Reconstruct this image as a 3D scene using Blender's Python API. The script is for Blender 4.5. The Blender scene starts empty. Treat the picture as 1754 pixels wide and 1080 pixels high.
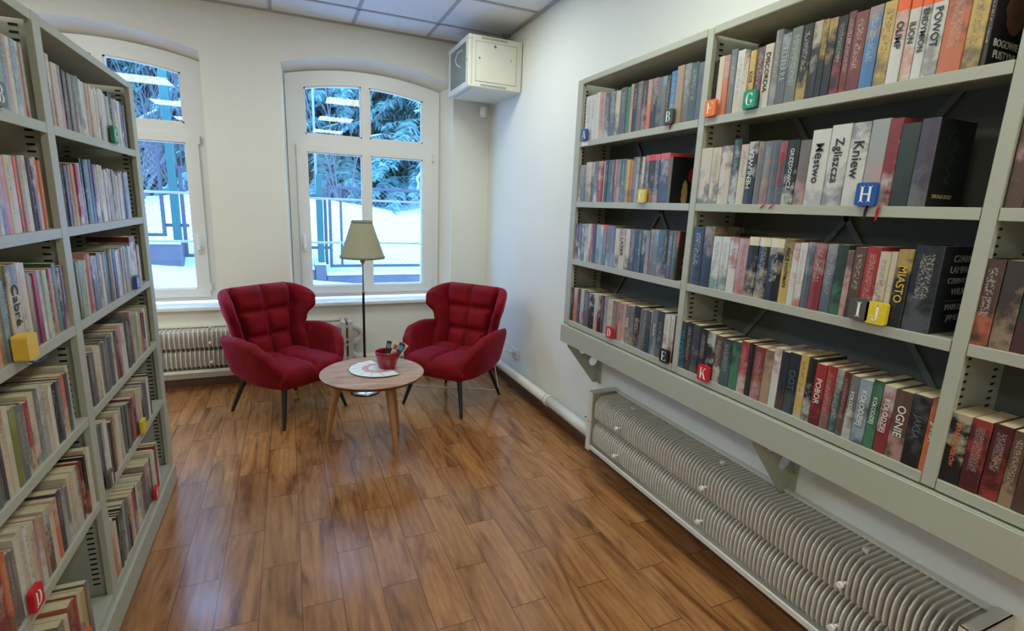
import bpy, math, random
from mathutils import Vector, Matrix
random.seed(7)
PI = math.pi
sc = bpy.context.scene
COL = sc.collection

# ------------------------------------------------------------------ camera
cam_d = bpy.data.cameras.new('camera'); cam = bpy.data.objects.new('camera', cam_d); COL.objects.link(cam)
cam_d.sensor_fit = 'HORIZONTAL'; cam_d.sensor_width = 36.0
cam_d.lens = 871.356 / 1754 * 36.0
cam_d.clip_start = 0.02; cam_d.clip_end = 200
RX = ((0.91690537, -0.04755495, 0.39626136), (-0.39714218, -0.20705696, 0.8940948), (0.03953003, -0.97717242, -0.20873772))
m = Matrix.Identity(4)
for i in range(3):
    m[i][0] = RX[i][0]; m[i][1] = -RX[i][1]; m[i][2] = -RX[i][2]
m[2][3] = 1.5
cam.matrix_world = m
sc.camera = cam

# ------------------------------------------------------------------ world, daylight, exposure
w = bpy.data.worlds.new('overcast_sky'); sc.world = w; w.use_nodes = True
nt = w.node_tree; bg = nt.nodes['Background']
tc = nt.nodes.new('ShaderNodeTexCoord'); sep = nt.nodes.new('ShaderNodeSeparateXYZ'); rmp = nt.nodes.new('ShaderNodeValToRGB')
nt.links.new(tc.outputs['Generated'], sep.inputs[0]); nt.links.new(sep.outputs['Z'], rmp.inputs[0]); nt.links.new(rmp.outputs[0], bg.inputs[0])
rmp.color_ramp.elements[0].position = 0.0; rmp.color_ramp.elements[0].color = (0.29, 0.57, 1.0, 1)
rmp.color_ramp.elements[1].position = 0.6; rmp.color_ramp.elements[1].color = (0.26, 0.52, 1.0, 1)
bg.inputs[1].default_value = 3.4
sc.view_settings.view_transform = 'Standard'; sc.view_settings.look = 'None'
sc.view_settings.gamma = 1.0; sc.view_settings.use_curve_mapping = False
sc.view_settings.exposure = 1.9
PANEL_E = 4.4           # strength of the ceiling light panels
sc.cycles.use_denoising = True
sc.cycles.max_bounces = 8; sc.cycles.diffuse_bounces = 4; sc.cycles.glossy_bounces = 4; sc.cycles.transparent_max_bounces = 12

# ------------------------------------------------------------------ materials
def lin(c):
    return tuple(((v / 255) / 12.92 if v / 255 <= 0.04045 else ((v / 255 + 0.055) / 1.055) ** 2.4) for v in c)
def mat(name, col, rough=0.5, metal=0.0, noise=0.0, nscale=20.0, bump=0.0, bscale=80.0, coat=0.0, sheen=0.0, srgb=True, trans=0.0, spec=0.5):
    M = bpy.data.materials.new(name); M.use_nodes = True
    n = M.node_tree.nodes; l = M.node_tree.links; b = n['Principled BSDF']
    c = lin(col) if srgb else col
    b.inputs['Base Color'].default_value = (*c, 1); b.inputs['Roughness'].default_value = rough; b.inputs['Metallic'].default_value = metal
    b.inputs['Specular IOR Level'].default_value = spec
    if coat: b.inputs['Coat Weight'].default_value = coat; b.inputs['Coat Roughness'].default_value = 0.15
    if sheen: b.inputs['Sheen Weight'].default_value = sheen; b.inputs['Sheen Roughness'].default_value = 0.35
    if trans: b.inputs['Transmission Weight'].default_value = trans
    tcn = n.new('ShaderNodeTexCoord')
    if noise:
        t = n.new('ShaderNodeTexNoise'); t.inputs['Scale'].default_value = nscale; t.inputs['Detail'].default_value = 5
        l.new(tcn.outputs['Object'], t.inputs['Vector'])
        mx = n.new('ShaderNodeMix'); mx.data_type = 'RGBA'; l.new(t.outputs['Fac'], mx.inputs['Factor'])
        mx.inputs[6].default_value = (*[v * (1 - noise) for v in c], 1); mx.inputs[7].default_value = (*[min(1, v * (1 + noise)) for v in c], 1)
        l.new(mx.outputs[2], b.inputs['Base Color'])
    if bump:
        t = n.new('ShaderNodeTexNoise'); t.inputs['Scale'].default_value = bscale; t.inputs['Detail'].default_value = 3
        l.new(tcn.outputs['Object'], t.inputs['Vector'])
        bp = n.new('ShaderNodeBump'); bp.inputs['Strength'].default_value = bump; bp.inputs['Distance'].default_value = 0.01
        l.new(t.outputs['Fac'], bp.inputs['Height']); l.new(bp.outputs[0], b.inputs['Normal'])
    return M
def emis(name, col, e):
    M = bpy.data.materials.new(name); M.use_nodes = True; n = M.node_tree.nodes; n.clear()
    o = n.new('ShaderNodeOutputMaterial'); k = n.new('ShaderNodeEmission'); k.inputs[0].default_value = (*col, 1); k.inputs[1].default_value = e
    M.node_tree.links.new(k.outputs[0], o.inputs[0]); return M

M_wall = mat('wall_plaster', (230, 229, 219), 0.85, noise=0.03, nscale=2.5, bump=0.05, bscale=30)
M_white = mat('white_frame_plastic', (226, 226, 222), 0.35, noise=0.02)
M_sill = mat('sill_white', (226, 226, 224), 0.3, noise=0.02)
M_steel = mat('grey_painted_steel', (172, 172, 155), 0.42, noise=0.04, nscale=6)
M_steeldark = mat('grey_steel_back', (112, 116, 110), 0.6, noise=0.06)
M_slot = mat('slot_dark', (14, 14, 14), 0.9, noise=0.1)
M_radiator = mat('radiator_enamel', (214, 208, 196), 0.38, noise=0.05, nscale=9)
M_pipe = mat('pipe_white_paint', (222, 219, 210), 0.3, noise=0.04)
M_base = mat('skirting_wood', (92, 62, 42), 0.5, noise=0.25, nscale=14)
M_black = mat('black_lacquer', (12, 12, 13), 0.35, noise=0.2)
M_metal = mat('brushed_brass_steel', (176, 166, 146), 0.28, metal=1.0, noise=0.05)
M_chrome = mat('chrome', (200, 200, 200), 0.15, metal=1.0, noise=0.02)
M_pages = mat('paper_pages', (206, 188, 150), 0.8, noise=0.12, nscale=60)
M_pot = mat('red_glazed_pot', (140, 12, 32), 0.22, coat=0.4, noise=0.06)
M_cab = mat('cabinet_ivory_paint', (222, 220, 206), 0.4, noise=0.02)
M_plasticw = mat('white_plastic', (225, 223, 215), 0.4, noise=0.02)
M_concrete = mat('concrete', (96, 88, 92), 0.9, noise=0.25, nscale=6, bump=0.4, bscale=30)
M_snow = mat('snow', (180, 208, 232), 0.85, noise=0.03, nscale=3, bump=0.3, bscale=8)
M_fence = mat('fence_steel_rusty', (66, 66, 74), 0.7, noise=0.3, nscale=20)
M_wire = mat('galvanised_wire', (120, 128, 132), 0.5, metal=0.4, noise=0.1)
M_greenpost = mat('green_painted_post', (24, 82, 78), 0.5, noise=0.15)
M_bark = mat('bark', (78, 66, 72), 0.9, noise=0.35, nscale=15)
M_twig = mat('bare_twigs', (78, 78, 80), 0.9, noise=0.25, nscale=15)
M_woodfence = mat('weathered_boards', (96, 90, 92), 0.85, noise=0.3, nscale=12)
M_ribred = mat('ribbon_red', (200, 20, 24), 0.6, noise=0.1)
M_ribblack = mat('ribbon_black', (18, 18, 22), 0.7, noise=0.1)
M_ribblue = mat('ribbon_navy', (28, 44, 84), 0.7, noise=0.1)
M_paper = mat('printed_paper', (232, 230, 224), 0.6, noise=0.03)
M_letter = mat('letter_white', (238, 236, 226), 0.5, noise=0.02)
M_lightpanel = emis('led_diffuser', (0.92, 1.0, 0.93), PANEL_E)

def M_velvet_():
    M = mat('crimson_velvet', (140, 4, 24), 0.75, noise=0.0, bump=0.12, bscale=300, sheen=0.35)
    n = M.node_tree.nodes; l = M.node_tree.links; b = n['Principled BSDF']
    b.inputs['Sheen Tint'].default_value = (1.0, 0.12, 0.36, 1); b.inputs['Specular IOR Level'].default_value = 0.2
    t = n.new('ShaderNodeTexNoise'); t.inputs['Scale'].default_value = 7; t.inputs['Detail'].default_value = 4; t.inputs['Roughness'].default_value = 0.65
    tcn = n.new('ShaderNodeTexCoord'); l.new(tcn.outputs['Object'], t.inputs['Vector'])
    r = n.new('ShaderNodeValToRGB'); l.new(t.outputs['Fac'], r.inputs[0]); l.new(r.outputs[0], b.inputs['Base Color'])
    r.color_ramp.elements[0].position = 0.36; r.color_ramp.elements[0].color = (*lin((104, 2, 12)), 1)
    r.color_ramp.elements[1].position = 0.66; r.color_ramp.elements[1].color = (*lin((130, 5, 20)), 1)
    return M
M_velvet = M_velvet_()

def M_glass_():
    M = bpy.data.materials.new('window_glass'); M.use_nodes = True; n = M.node_tree.nodes; l = M.node_tree.links; n.clear()
    o = n.new('ShaderNodeOutputMaterial'); mx = n.new('ShaderNodeMixShader'); t = n.new('ShaderNodeBsdfTransparent'); g = n.new('ShaderNodeBsdfGlossy'); f = n.new('ShaderNodeFresnel')
    t.inputs[0].default_value = (0.93, 0.97, 1.0, 1); g.inputs['Roughness'].default_value = 0.004; f.inputs[0].default_value = 1.45
    mt = n.new('ShaderNodeMath'); mt.operation = 'MULTIPLY'; mt.inputs[1].default_value = 1.8; l.new(f.outputs[0], mt.inputs[0])
    l.new(mt.outputs[0], mx.inputs[0]); l.new(t.outputs[0], mx.inputs[1]); l.new(g.outputs[0], mx.inputs[2]); l.new(mx.outputs[0], o.inputs[0])
    return M
M_glass = M_glass_()

def M_cabglass_():
    M = mat('smoked_glass', (118, 130, 130), 0.05, noise=0.05)
    return M
M_cabglass = M_cabglass_()

def M_floor_():
    M = bpy.data.materials.new('wood_plank_floor'); M.use_nodes = True; n = M.node_tree.nodes; l = M.node_tree.links; b = n['Principled BSDF']
    def math_(op, a, bb=None, c=None):
        q = n.new('ShaderNodeMath'); q.operation = op
        for i, v in enumerate((a, bb, c)):
            if v is None: continue
            if isinstance(v, (int, float)): q.inputs[i].default_value = v
            else: l.new(v, q.inputs[i])
        return q.outputs[0]
    tcn = n.new('ShaderNodeTexCoord'); s = n.new('ShaderNodeSeparateXYZ'); l.new(tcn.outputs['Object'], s.inputs[0])
    X, Y = s.outputs[0], s.outputs[1]
    W, L = 0.1467, 0.555
    cx = math_('DIVIDE', math_('SUBTRACT', X, 0.277 - 20 * W), W)
    col = math_('FLOOR', cx); fx = math_('FRACT', cx)
    odd = math_('MODULO', col, 2.0)
    cy = math_('ADD', math_('DIVIDE', math_('SUBTRACT', Y, 1.788 - 20 * L), L), math_('MULTIPLY', odd, 0.5))
    row = math_('FLOOR', cy); fy = math_('FRACT', cy)
    idv = n.new('ShaderNodeCombineXYZ'); l.new(col, idv.inputs[0]); l.new(row, idv.inputs[1])
    wn = n.new('ShaderNodeTexWhiteNoise'); wn.noise_dimensions = '3D'; l.new(idv.outputs[0], wn.inputs['Vector'])
    # grain coordinates, shifted per plank
    gv = n.new('ShaderNodeCombineXYZ')
    l.new(math_('ADD', math_('MULTIPLY', X, 1.0), math_('MULTIPLY', wn.outputs['Value'], 37.0)), gv.inputs[0])
    l.new(math_('ADD', math_('MULTIPLY', Y, 0.16), math_('MULTIPLY', wn.outputs['Value'], 11.0)), gv.inputs[1])
    gv.inputs[2].default_value = 0
    g1 = n.new('ShaderNodeTexNoise'); g1.inputs['Scale'].default_value = 9; g1.inputs['Detail'].default_value = 6; g1.inputs['Distortion'].default_value = 2.2
    l.new(gv.outputs[0], g1.inputs['Vector'])
    g2 = n.new('ShaderNodeTexNoise'); g2.inputs['Scale'].default_value = 90; g2.inputs['Detail'].default_value = 4
    l.new(gv.outputs[0], g2.inputs['Vector'])
    wv = n.new('ShaderNodeTexWave'); wv.inputs['Scale'].default_value = 9; wv.inputs['Distortion'].default_value = 9; wv.inputs['Detail'].default_value = 3; wv.inputs['Detail Scale'].default_value = 1.3
    l.new(gv.outputs[0], wv.inputs['Vector'])
    r = n.new('ShaderNodeValToRGB'); l.new(g1.outputs['Fac'], r.inputs[0])
    e = r.color_ramp.elements
    e[0].position = 0.28; e[0].color = (*lin((112, 70, 36)), 1)
    e[1].position = 0.52; e[1].color = (*lin((170, 116, 68)), 1)
    k = e.new(0.40); k.color = (*lin((150, 98, 54)), 1)
    k = e.new(0.75); k.color = (*lin((188, 132, 82)), 1)
    m1 = n.new('ShaderNodeMix'); m1.data_type = 'RGBA'; m1.blend_type = 'MULTIPLY'; m1.inputs['Factor'].default_value = 0.28
    l.new(r.outputs[0], m1.inputs[6])
    r2 = n.new('ShaderNodeValToRGB'); l.new(wv.outputs['Fac'], r2.inputs[0]); r2.color_ramp.elements[0].color = (0.55, 0.5, 0.45, 1); r2.color_ramp.elements[0].position = 0.1; r2.color_ramp.elements[1].position = 0.5
    l.new(r2.outputs[0], m1.inputs[7])
    m2 = n.new('ShaderNodeMix'); m2.data_type = 'RGBA'; m2.blend_type = 'MULTIPLY'; m2.inputs['Factor'].default_value = 0.35
    l.new(m1.outputs[2], m2.inputs[6]); r3 = n.new('ShaderNodeValToRGB'); l.new(g2.outputs['Fac'], r3.inputs[0]); r3.color_ramp.elements[0].color = (0.5, 0.5, 0.5, 1); r3.color_ramp.elements[0].position = 0.3; r3.color_ramp.elements[1].position = 0.6
    l.new(r3.outputs[0], m2.inputs[7])
    # per plank tone
    hs = n.new('ShaderNodeHueSaturation'); l.new(m2.outputs[2], hs.inputs['Color'])
    l.new(math_('ADD', 0.90, math_('MULTIPLY', wn.outputs['Value'], 0.22)), hs.inputs['Value'])
    hs.inputs['Saturation'].default_value = 1.0
    # seams
    ex = math_('MINIMUM', fx, math_('SUBTRACT', 1.0, fx)); ey = math_('MINIMUM', fy, math_('SUBTRACT', 1.0, fy))
    sx = math_('LESS_THAN', ex, 0.011); sy = math_('LESS_THAN', ey, 0.0034)
    sm = math_('MAXIMUM', sx, sy)
    m3 = n.new('ShaderNodeMix'); m3.data_type = 'RGBA'; l.new(math_('MULTIPLY', sm, 0.75), m3.inputs['Factor']); l.new(hs.outputs[0], m3.inputs[6]); m3.inputs[7].default_value = (*lin((54, 32, 18)), 1)
    l.new(m3.outputs[2], b.inputs['Base Color'])
    b.inputs['Roughness'].default_value = 0.3; b.inputs['Coat Weight'].default_value = 0.45; b.inputs['Coat Roughness'].default_value = 0.16
    l.new(math_('ADD', 0.16, math_('MULTIPLY', g2.outputs['Fac'], 0.11)), b.inputs['Roughness'])
    bp = n.new('ShaderNodeBump'); bp.inputs['Strength'].default_value = 0.35; bp.inputs['Distance'].default_value = 0.002
    l.new(math_('SUBTRACT', math_('MULTIPLY', g2.outputs['Fac'], 0.25), sm), bp.inputs['Height']); l.new(bp.outputs[0], b.inputs['Normal'])
    return M
M_floor = M_floor_()

def M_tabletop_():
    M = bpy.data.materials.new('oak_decor'); M.use_nodes = True; n = M.node_tree.nodes; l = M.node_tree.links; b = n['Principled BSDF']
    tcn = n.new('ShaderNodeTexCoord'); mp = n.new('ShaderNodeMapping'); l.new(tcn.outputs['Object'], mp.inputs[0])
    mp.inputs['Scale'].default_value = (1.6, 11, 1.6); mp.inputs['Rotation'].default_value = (0, 0, 0.2)
    t = n.new('ShaderNodeTexNoise'); t.inputs['Scale'].default_value = 3; t.inputs['Detail'].default_value = 7; t.inputs['Distortion'].default_value = 0.8; l.new(mp.outputs[0], t.inputs['Vector'])
    r = n.new('ShaderNodeValToRGB'); l.new(t.outputs['Fac'], r.inputs[0])
    r.color_ramp.elements[0].position = 0.3; r.color_ramp.elements[0].color = (*lin((150, 112, 88)), 1)
    r.color_ramp.elements[1].position = 0.65; r.color_ramp.elements[1].color = (*lin((196, 160, 134)), 1)
    l.new(r.outputs[0], b.inputs['Base Color']); b.inputs['Roughness'].default_value = 0.33
    return M
M_tabletop = M_tabletop_()
M_tableleg = mat('ash_wood_leg', (176, 124, 78), 0.4, noise=0.12, nscale=25)

def M_ceiling_():
    M = bpy.data.materials.new('ceiling_tiles'); M.use_nodes = True; n = M.node_tree.nodes; l = M.node_tree.links; b = n['Principled BSDF']
    tcn = n.new('ShaderNodeTexCoord'); t = n.new('ShaderNodeTexNoise'); t.inputs['Scale'].default_value = 60; l.new(tcn.outputs['Object'], t.inputs['Vector'])
    mx = n.new('ShaderNodeMix'); mx.data_type = 'RGBA'; l.new(t.outputs['Fac'], mx.inputs['Factor'])
    mx.inputs[6].default_value = (*lin((222, 224, 226)), 1); mx.inputs[7].default_value = (*lin((234, 236, 236)), 1)
    l.new(mx.outputs[2], b.inputs['Base Color']); b.inputs['Roughness'].default_value = 0.75
    bp = n.new('ShaderNodeBump'); bp.inputs['Strength'].default_value = 0.1; l.new(t.outputs['Fac'], bp.inputs['Height']); l.new(bp.outputs[0], b.inputs['Normal'])
    return M
M_ceil = M_ceiling_()
M_grid = mat('ceiling_grid', (168, 172, 176), 0.5, noise=0.02)

def M_shade_():
    M = bpy.data.materials.new('lamp_shade_fabric'); M.use_nodes = True; n = M.node_tree.nodes; l = M.node_tree.links; n.clear()
    o = n.new('ShaderNodeOutputMaterial'); mx = n.new('ShaderNodeMixShader'); d = n.new('ShaderNodeBsdfDiffuse'); t = n.new('ShaderNodeBsdfTranslucent')
    tcn = n.new('ShaderNodeTexCoord'); ns = n.new('ShaderNodeTexNoise'); ns.inputs['Scale'].default_value = 200; l.new(tcn.outputs['Object'], ns.inputs['Vector'])
    r = n.new('ShaderNodeMix'); r.data_type = 'RGBA'; l.new(ns.outputs['Fac'], r.inputs['Factor']); r.inputs[6].default_value = (*lin((166, 162, 136)), 1); r.inputs[7].default_value = (*lin((184, 178, 150)), 1)
    l.new(r.outputs[2], d.inputs[0]); t.inputs[0].default_value = (*lin((176, 166, 120)), 1)
    mx.inputs[0].default_value = 0.25; l.new(d.outputs[0], mx.inputs[1]); l.new(t.outputs[0], mx.inputs[2]); l.new(mx.outputs[0], o.inputs[0])
    return M
M_shade = M_shade_()

def M_needles_():
    M = mat('spruce_needles', (84, 122, 118), 0.8, noise=0.6, nscale=3)
    return M
M_needles = M_needles_()

def M_cover_():
    """book covers wrapped in clear film: colours come from the book's own print (attributes c1, c2, c3)"""
    M = bpy.data.materials.new('printed_book_cover'); M.use_nodes = True; n = M.node_tree.nodes; l = M.node_tree.links; b = n['Principled BSDF']
    def at(nm):
        a = n.new('ShaderNodeAttribute'); a.attribute_name = nm; return a
    c1, c2, c3, pc = at('c1'), at('c2'), at('c3'), at('pc')
    def math_(op, a, bb=None, clamp=False):
        q = n.new('ShaderNodeMath'); q.operation = op; q.use_clamp = clamp
        for i, v in enumerate((a, bb)):
            if v is None: continue
            if isinstance(v, (int, float)): q.inputs[i].default_value = v
            else: l.new(v, q.inputs[i])
        return q.outputs[0]
    s = n.new('ShaderNodeSeparateXYZ'); l.new(pc.outputs['Vector'], s.inputs[0])   # x: metres around the cover, y: fraction of the height, z: 0..1 across the spine (or 2+ on the boards)
    seed = c2.outputs['Alpha']; style = c1.outputs['Alpha']; band = c3.outputs['Alpha']
    v = n.new('ShaderNodeCombineXYZ'); l.new(math_('ADD', math_('MULTIPLY', s.outputs[0], 22.0), math_('MULTIPLY', seed, 91.0)), v.inputs[0])
    l.new(math_('MULTIPLY', s.outputs[1], 4.2), v.inputs[1]); l.new(math_('MULTIPLY', seed, 53.0), v.inputs[2])
    nz = n.new('ShaderNodeTexNoise'); nz.inputs['Scale'].default_value = 1.0; nz.inputs['Detail'].default_value = 5; nz.inputs['Roughness'].default_value = 0.62; l.new(v.outputs[0], nz.inputs['Vector'])
    # art sits low or high on the spine depending on the book
    hi = math_('GREATER_THAN', math_('FRACT', math_('MULTIPLY', seed, 7.31)), 0.6)
    vv = math_('ABSOLUTE', math_('SUBTRACT', s.outputs[1], hi))
    f = math_('MULTIPLY', math_('SUBTRACT', math_('ADD', nz.outputs['Fac'], math_('MULTIPLY', math_('SUBTRACT', 0.42, vv), 0.34)), 0.47), 5.5, True)
    f = math_('MULTIPLY', math_('MULTIPLY', f, 0.72), math_('GREATER_THAN', style, 0.25))
    m1 = n.new('ShaderNodeMix'); m1.data_type = 'RGBA'; l.new(f, m1.inputs['Factor']); l.new(c1.outputs['Color'], m1.inputs[6]); l.new(c2.outputs['Color'], m1.inputs[7])
    # printed marks: rows of small blobs along the spine
    v2 = n.new('ShaderNodeCombineXYZ'); fq = math_('ADD', 0.6, math_('MULTIPLY', math_('FRACT', math_('MULTIPLY', seed, 5.3)), 0.9)); l.new(math_('MULTIPLY', fq, math_('ADD', math_('MULTIPLY', s.outputs[0], 300.0), math_('MULTIPLY', seed, 17.0))), v2.inputs[0]); l.new(math_('MULTIPLY', fq, math_('MULTIPLY', s.outputs[1], 52.0)), v2.inputs[1]); l.new(seed, v2.inputs[2])
    n2 = n.new('ShaderNodeTexNoise'); n2.inputs['Scale'].default_value = 1.0; n2.inputs['Detail'].default_value = 1; l.new(v2.outputs[0], n2.inputs['Vector'])
    du = math_('ABSOLUTE', math_('SUBTRACT', s.outputs[2], 0.5))
    on = math_('MULTIPLY', math_('LESS_THAN', du, 0.24), math_('GREATER_THAN', n2.outputs['Fac'], 0.53))
    y0 = math_('ADD', 0.18, math_('MULTIPLY', math_('FRACT', math_('MULTIPLY', seed, 3.7)), 0.3))
    on = math_('MULTIPLY', on, math_('GREATER_THAN', s.outputs[1], y0)); on = math_('MULTIPLY', on, math_('LESS_THAN', s.outputs[1], 0.9))
    on = math_('MULTIPLY', on, math_('GREATER_THAN', style, 0.6))
    m2 = n.new('ShaderNodeMix'); m2.data_type = 'RGBA'; l.new(math_('MULTIPLY', on, 0.5), m2.inputs['Factor']); l.new(m1.outputs[2], m2.inputs[6])
    lum = n.new('ShaderNodeRGBToBW'); l.new(c1.outputs['Color'], lum.inputs[0])
    mk = n.new('ShaderNodeMix'); mk.data_type = 'RGBA'; l.new(math_('GREATER_THAN', lum.outputs[0], 0.22), mk.inputs['Factor']); mk.inputs[6].default_value = (0.5, 0.46, 0.36, 1); mk.inputs[7].default_value = (0.04, 0.035, 0.035, 1)
    l.new(mk.outputs[2], m2.inputs[7])
    m3 = n.new('ShaderNodeMix'); m3.data_type = 'RGBA'; l.new(math_('GREATER_THAN', s.outputs[1], math_('SUBTRACT', 1.0, band)), m3.inputs['Factor']); l.new(m2.outputs[2], m3.inputs[6]); l.new(c3.outputs['Color'], m3.inputs[7])
    l.new(m3.outputs[2], b.inputs['Base Color']); b.inputs['Roughness'].default_value = 0.42
    b.inputs['Coat Weight'].default_value = 0.35; b.inputs['Coat Roughness'].default_value = 0.22
    bp = n.new('ShaderNodeBump'); bp.inputs['Strength'].default_value = 0.25; bp.inputs['Distance'].default_value = 0.004
    n3 = n.new('ShaderNodeTexNoise'); n3.inputs['Scale'].default_value = 2.2; n3.inputs['Detail'].default_value = 2; l.new(v.outputs[0], n3.inputs['Vector']); l.new(n3.outputs['Fac'], bp.inputs['Height']); l.new(bp.outputs[0], b.inputs['Normal'])
    return M
M_cover = M_cover_()

# ------------------------------------------------------------------ mesh helpers
class MB:
    def __init__(s): s.v = []; s.f = []; s.sm = []
    def add(s, vs, fs, smooth=False):
        o = len(s.v); s.v += [tuple(p) for p in vs]; s.f += [tuple(i + o for i in f) for f in fs]; s.sm += [smooth] * len(fs); return s
    def box(s, x0, x1, y0, y1, z0, z1):
        return s.hexa([(x0, y0, z0), (x1, y0, z0), (x1, y1, z0), (x0, y1, z0), (x0, y0, z1), (x1, y0, z1), (x1, y1, z1), (x0, y1, z1)])
    def hexa(s, p):
        return s.add(p, [(3, 2, 1, 0), (4, 5, 6, 7), (0, 1, 5, 4), (1, 2, 6, 5), (2, 3, 7, 6), (3, 0, 4, 7)])
    def rbox(s, x0, x1, y0, y1, z0, z1, r=0.003):
        r = min(r, (x1 - x0) / 2.01, (y1 - y0) / 2.01, (z1 - z0) / 2.01)
        # chamfered box: 24 vertices
        X = (x0, x1); Y = (y0, y1); Z = (z0, z1); vs = []; idx = {}
        for i in (0, 1):
            for j in (0, 1):
                for k in (0, 1):
                    sx = r if i == 0 else -r; sy = r if j == 0 else -r; sz = r if k == 0 else -r
                    for a, p in (('x', (X[i], Y[j] + sy, Z[k] + sz)), ('y', (X[i] + sx, Y[j], Z[k] + sz)), ('z', (X[i] + sx, Y[j] + sy, Z[k]))):
                        idx[(i, j, k, a)] = len(vs); vs.append(p)
        I = idx; F = []
        for i in (0, 1):
            F.append([I[(i, 0, 0, 'x')], I[(i, 1, 0, 'x')], I[(i, 1, 1, 'x')], I[(i, 0, 1, 'x')]][::1 if i else -1])
            F.append([I[(0, i, 0, 'y')], I[(1, i, 0, 'y')], I[(1, i, 1, 'y')], I[(0, i, 1, 'y')]][::-1 if i else 1])
            F.append([I[(0, 0, i, 'z')], I[(1, 0, i, 'z')], I[(1, 1, i, 'z')], I[(0, 1, i, 'z')]][::1 if i else -1])
        for a in (0, 1):
            for b in (0, 1):
                F.append([I[(a, b, 0, 'x')], I[(a, b, 0, 'y')], I[(a, b, 1, 'y')], I[(a, b, 1, 'x')]])
                F.append([I[(a, 0, b, 'x')], I[(a, 0, b, 'z')], I[(a, 1, b, 'z')], I[(a, 1, b, 'x')]])
                F.append([I[(0, a, b, 'y')], I[(0, a, b, 'z')], I[(1, a, b, 'z')], I[(1, a, b, 'y')]])
                for c in (0, 1): F.append([I[(a, b, c, 'x')], I[(a, b, c, 'y')], I[(a, b, c, 'z')]])
        cen = Vector(((x0 + x1) / 2, (y0 + y1) / 2, (z0 + z1) / 2)); G = []
        for f in F:
            a, b, c = (Vector(vs[q]) for q in f[:3]); nn = (b - a).cross(c - a); mid = sum((Vector(vs[q]) for q in f), Vector()) / len(f)
            G.append(f if nn.dot(mid - cen) > 0 else f[::-1])
        return s.add(vs, G)
    def tube(s, pts, rad, n=10, cap=True, smooth=True):
        pts = [Vector(p) for p in pts]
        if not isinstance(rad, (list, tuple)): rad = [rad] * len(pts)
        rings = []; up = None
        for i, p in enumerate(pts):
            d = (pts[min(i + 1, len(pts) - 1)] - pts[max(i - 1, 0)]).normalized()
            if up is None: up = Vector((0, 0, 1)) if abs(d.z) < 0.9 else Vector((1, 0, 0))
            a = d.cross(up)
            if a.length < 1e-4: a = d.cross(Vector((0, 1, 0)))
            a.normalize(); b = d.cross(a).normalized(); up = a.cross(d)
            rings.append([p + (a * math.cos(t) + b * math.sin(t)) * rad[i] for t in (2 * PI * k / n for k in range(n))])
        vs = [q for r in rings for q in r]; fs = []
        for i in range(len(pts) - 1):
            for k in range(n): fs.append((i * n + k, i * n + (k + 1) % n, (i + 1) * n + (k + 1) % n, (i + 1) * n + k))
        s.add(vs, fs, smooth)
        if cap:
            s.add(rings[0], [tuple(range(n))]); s.add(rings[-1], [tuple(range(n))[::-1]])
        return s
    def lathe(s, prof, cx=0, cy=0, n=32, smooth=True):
        vs = [(cx + r * math.cos(2 * PI * k / n), cy + r * math.sin(2 * PI * k / n), z) for r, z in prof for k in range(n)]
        fs = [(i * n + k, i * n + (k + 1) % n, (i + 1) * n + (k + 1) % n, (i + 1) * n + k) for i in range(len(prof) - 1) for k in range(n)]
        s.add(vs, fs, smooth)
        return s
    def prism(s, poly, fn, h0, h1):
        """poly: 2D outline, fn(u, v, h) -> 3D"""
        n = len(poly); vs = [fn(u, v, h0) for u, v in poly] + [fn(u, v, h1) for u, v in poly]
        return s.add(vs, [tuple(range(n))[::-1], tuple(range(n, 2 * n))] + [(i, (i + 1) % n, n + (i + 1) % n, n + i) for i in range(n)])
    def grid(s, P, smooth=True, closed_u=False):
        nu = len(P); nv = len(P[0]); vs = [p for r in P for p in r]
        fs = [(i * nv + j, i * nv + j + 1, (i + 1) % nu * nv + j + 1, (i + 1) % nu * nv + j) for i in range(nu if closed_u else nu - 1) for j in range(nv - 1)]
        return s.add(vs, fs, smooth)
    def mesh(s, name, m):
        me = bpy.data.meshes.new(name); me.from_pydata(s.v, [], s.f)
        me.polygons.foreach_set('use_smooth', s.sm); me.materials.append(m)
        return me
    def build(s, name, m, parent=None, recalc=False, loc=None, sub=0):
        me = s.mesh(name, m)
        if recalc:
            import bmesh
            bm = bmesh.new(); bm.from_mesh(me); bmesh.ops.remove_doubles(bm, verts=bm.verts, dist=1e-5); bmesh.ops.recalc_face_normals(bm, faces=bm.faces); bm.to_mesh(me); bm.free()
        o = bpy.data.objects.new(name, me); COL.objects.link(o); o.parent = parent
        if loc: o.location = loc
        if sub:
            md = o.modifiers.new('smooth', 'SUBSURF'); md.levels = sub; md.render_levels = sub
        return o

def tag(o, label=None, cat=None, group=None, kind=None):
    if label: o['label'] = label
    if cat: o['category'] = cat
    if group: o['group'] = group
    if kind: o['kind'] = kind
    return o
def empty(name, loc=(0, 0, 0), rz=0.0):
    o = bpy.data.objects.new(name, None); COL.objects.link(o); o.location = loc; o.rotation_euler = (0, 0, rz); o.empty_display_size = 0.1
    return o
def struct(o): o['kind'] = 'structure'; return o

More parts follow.
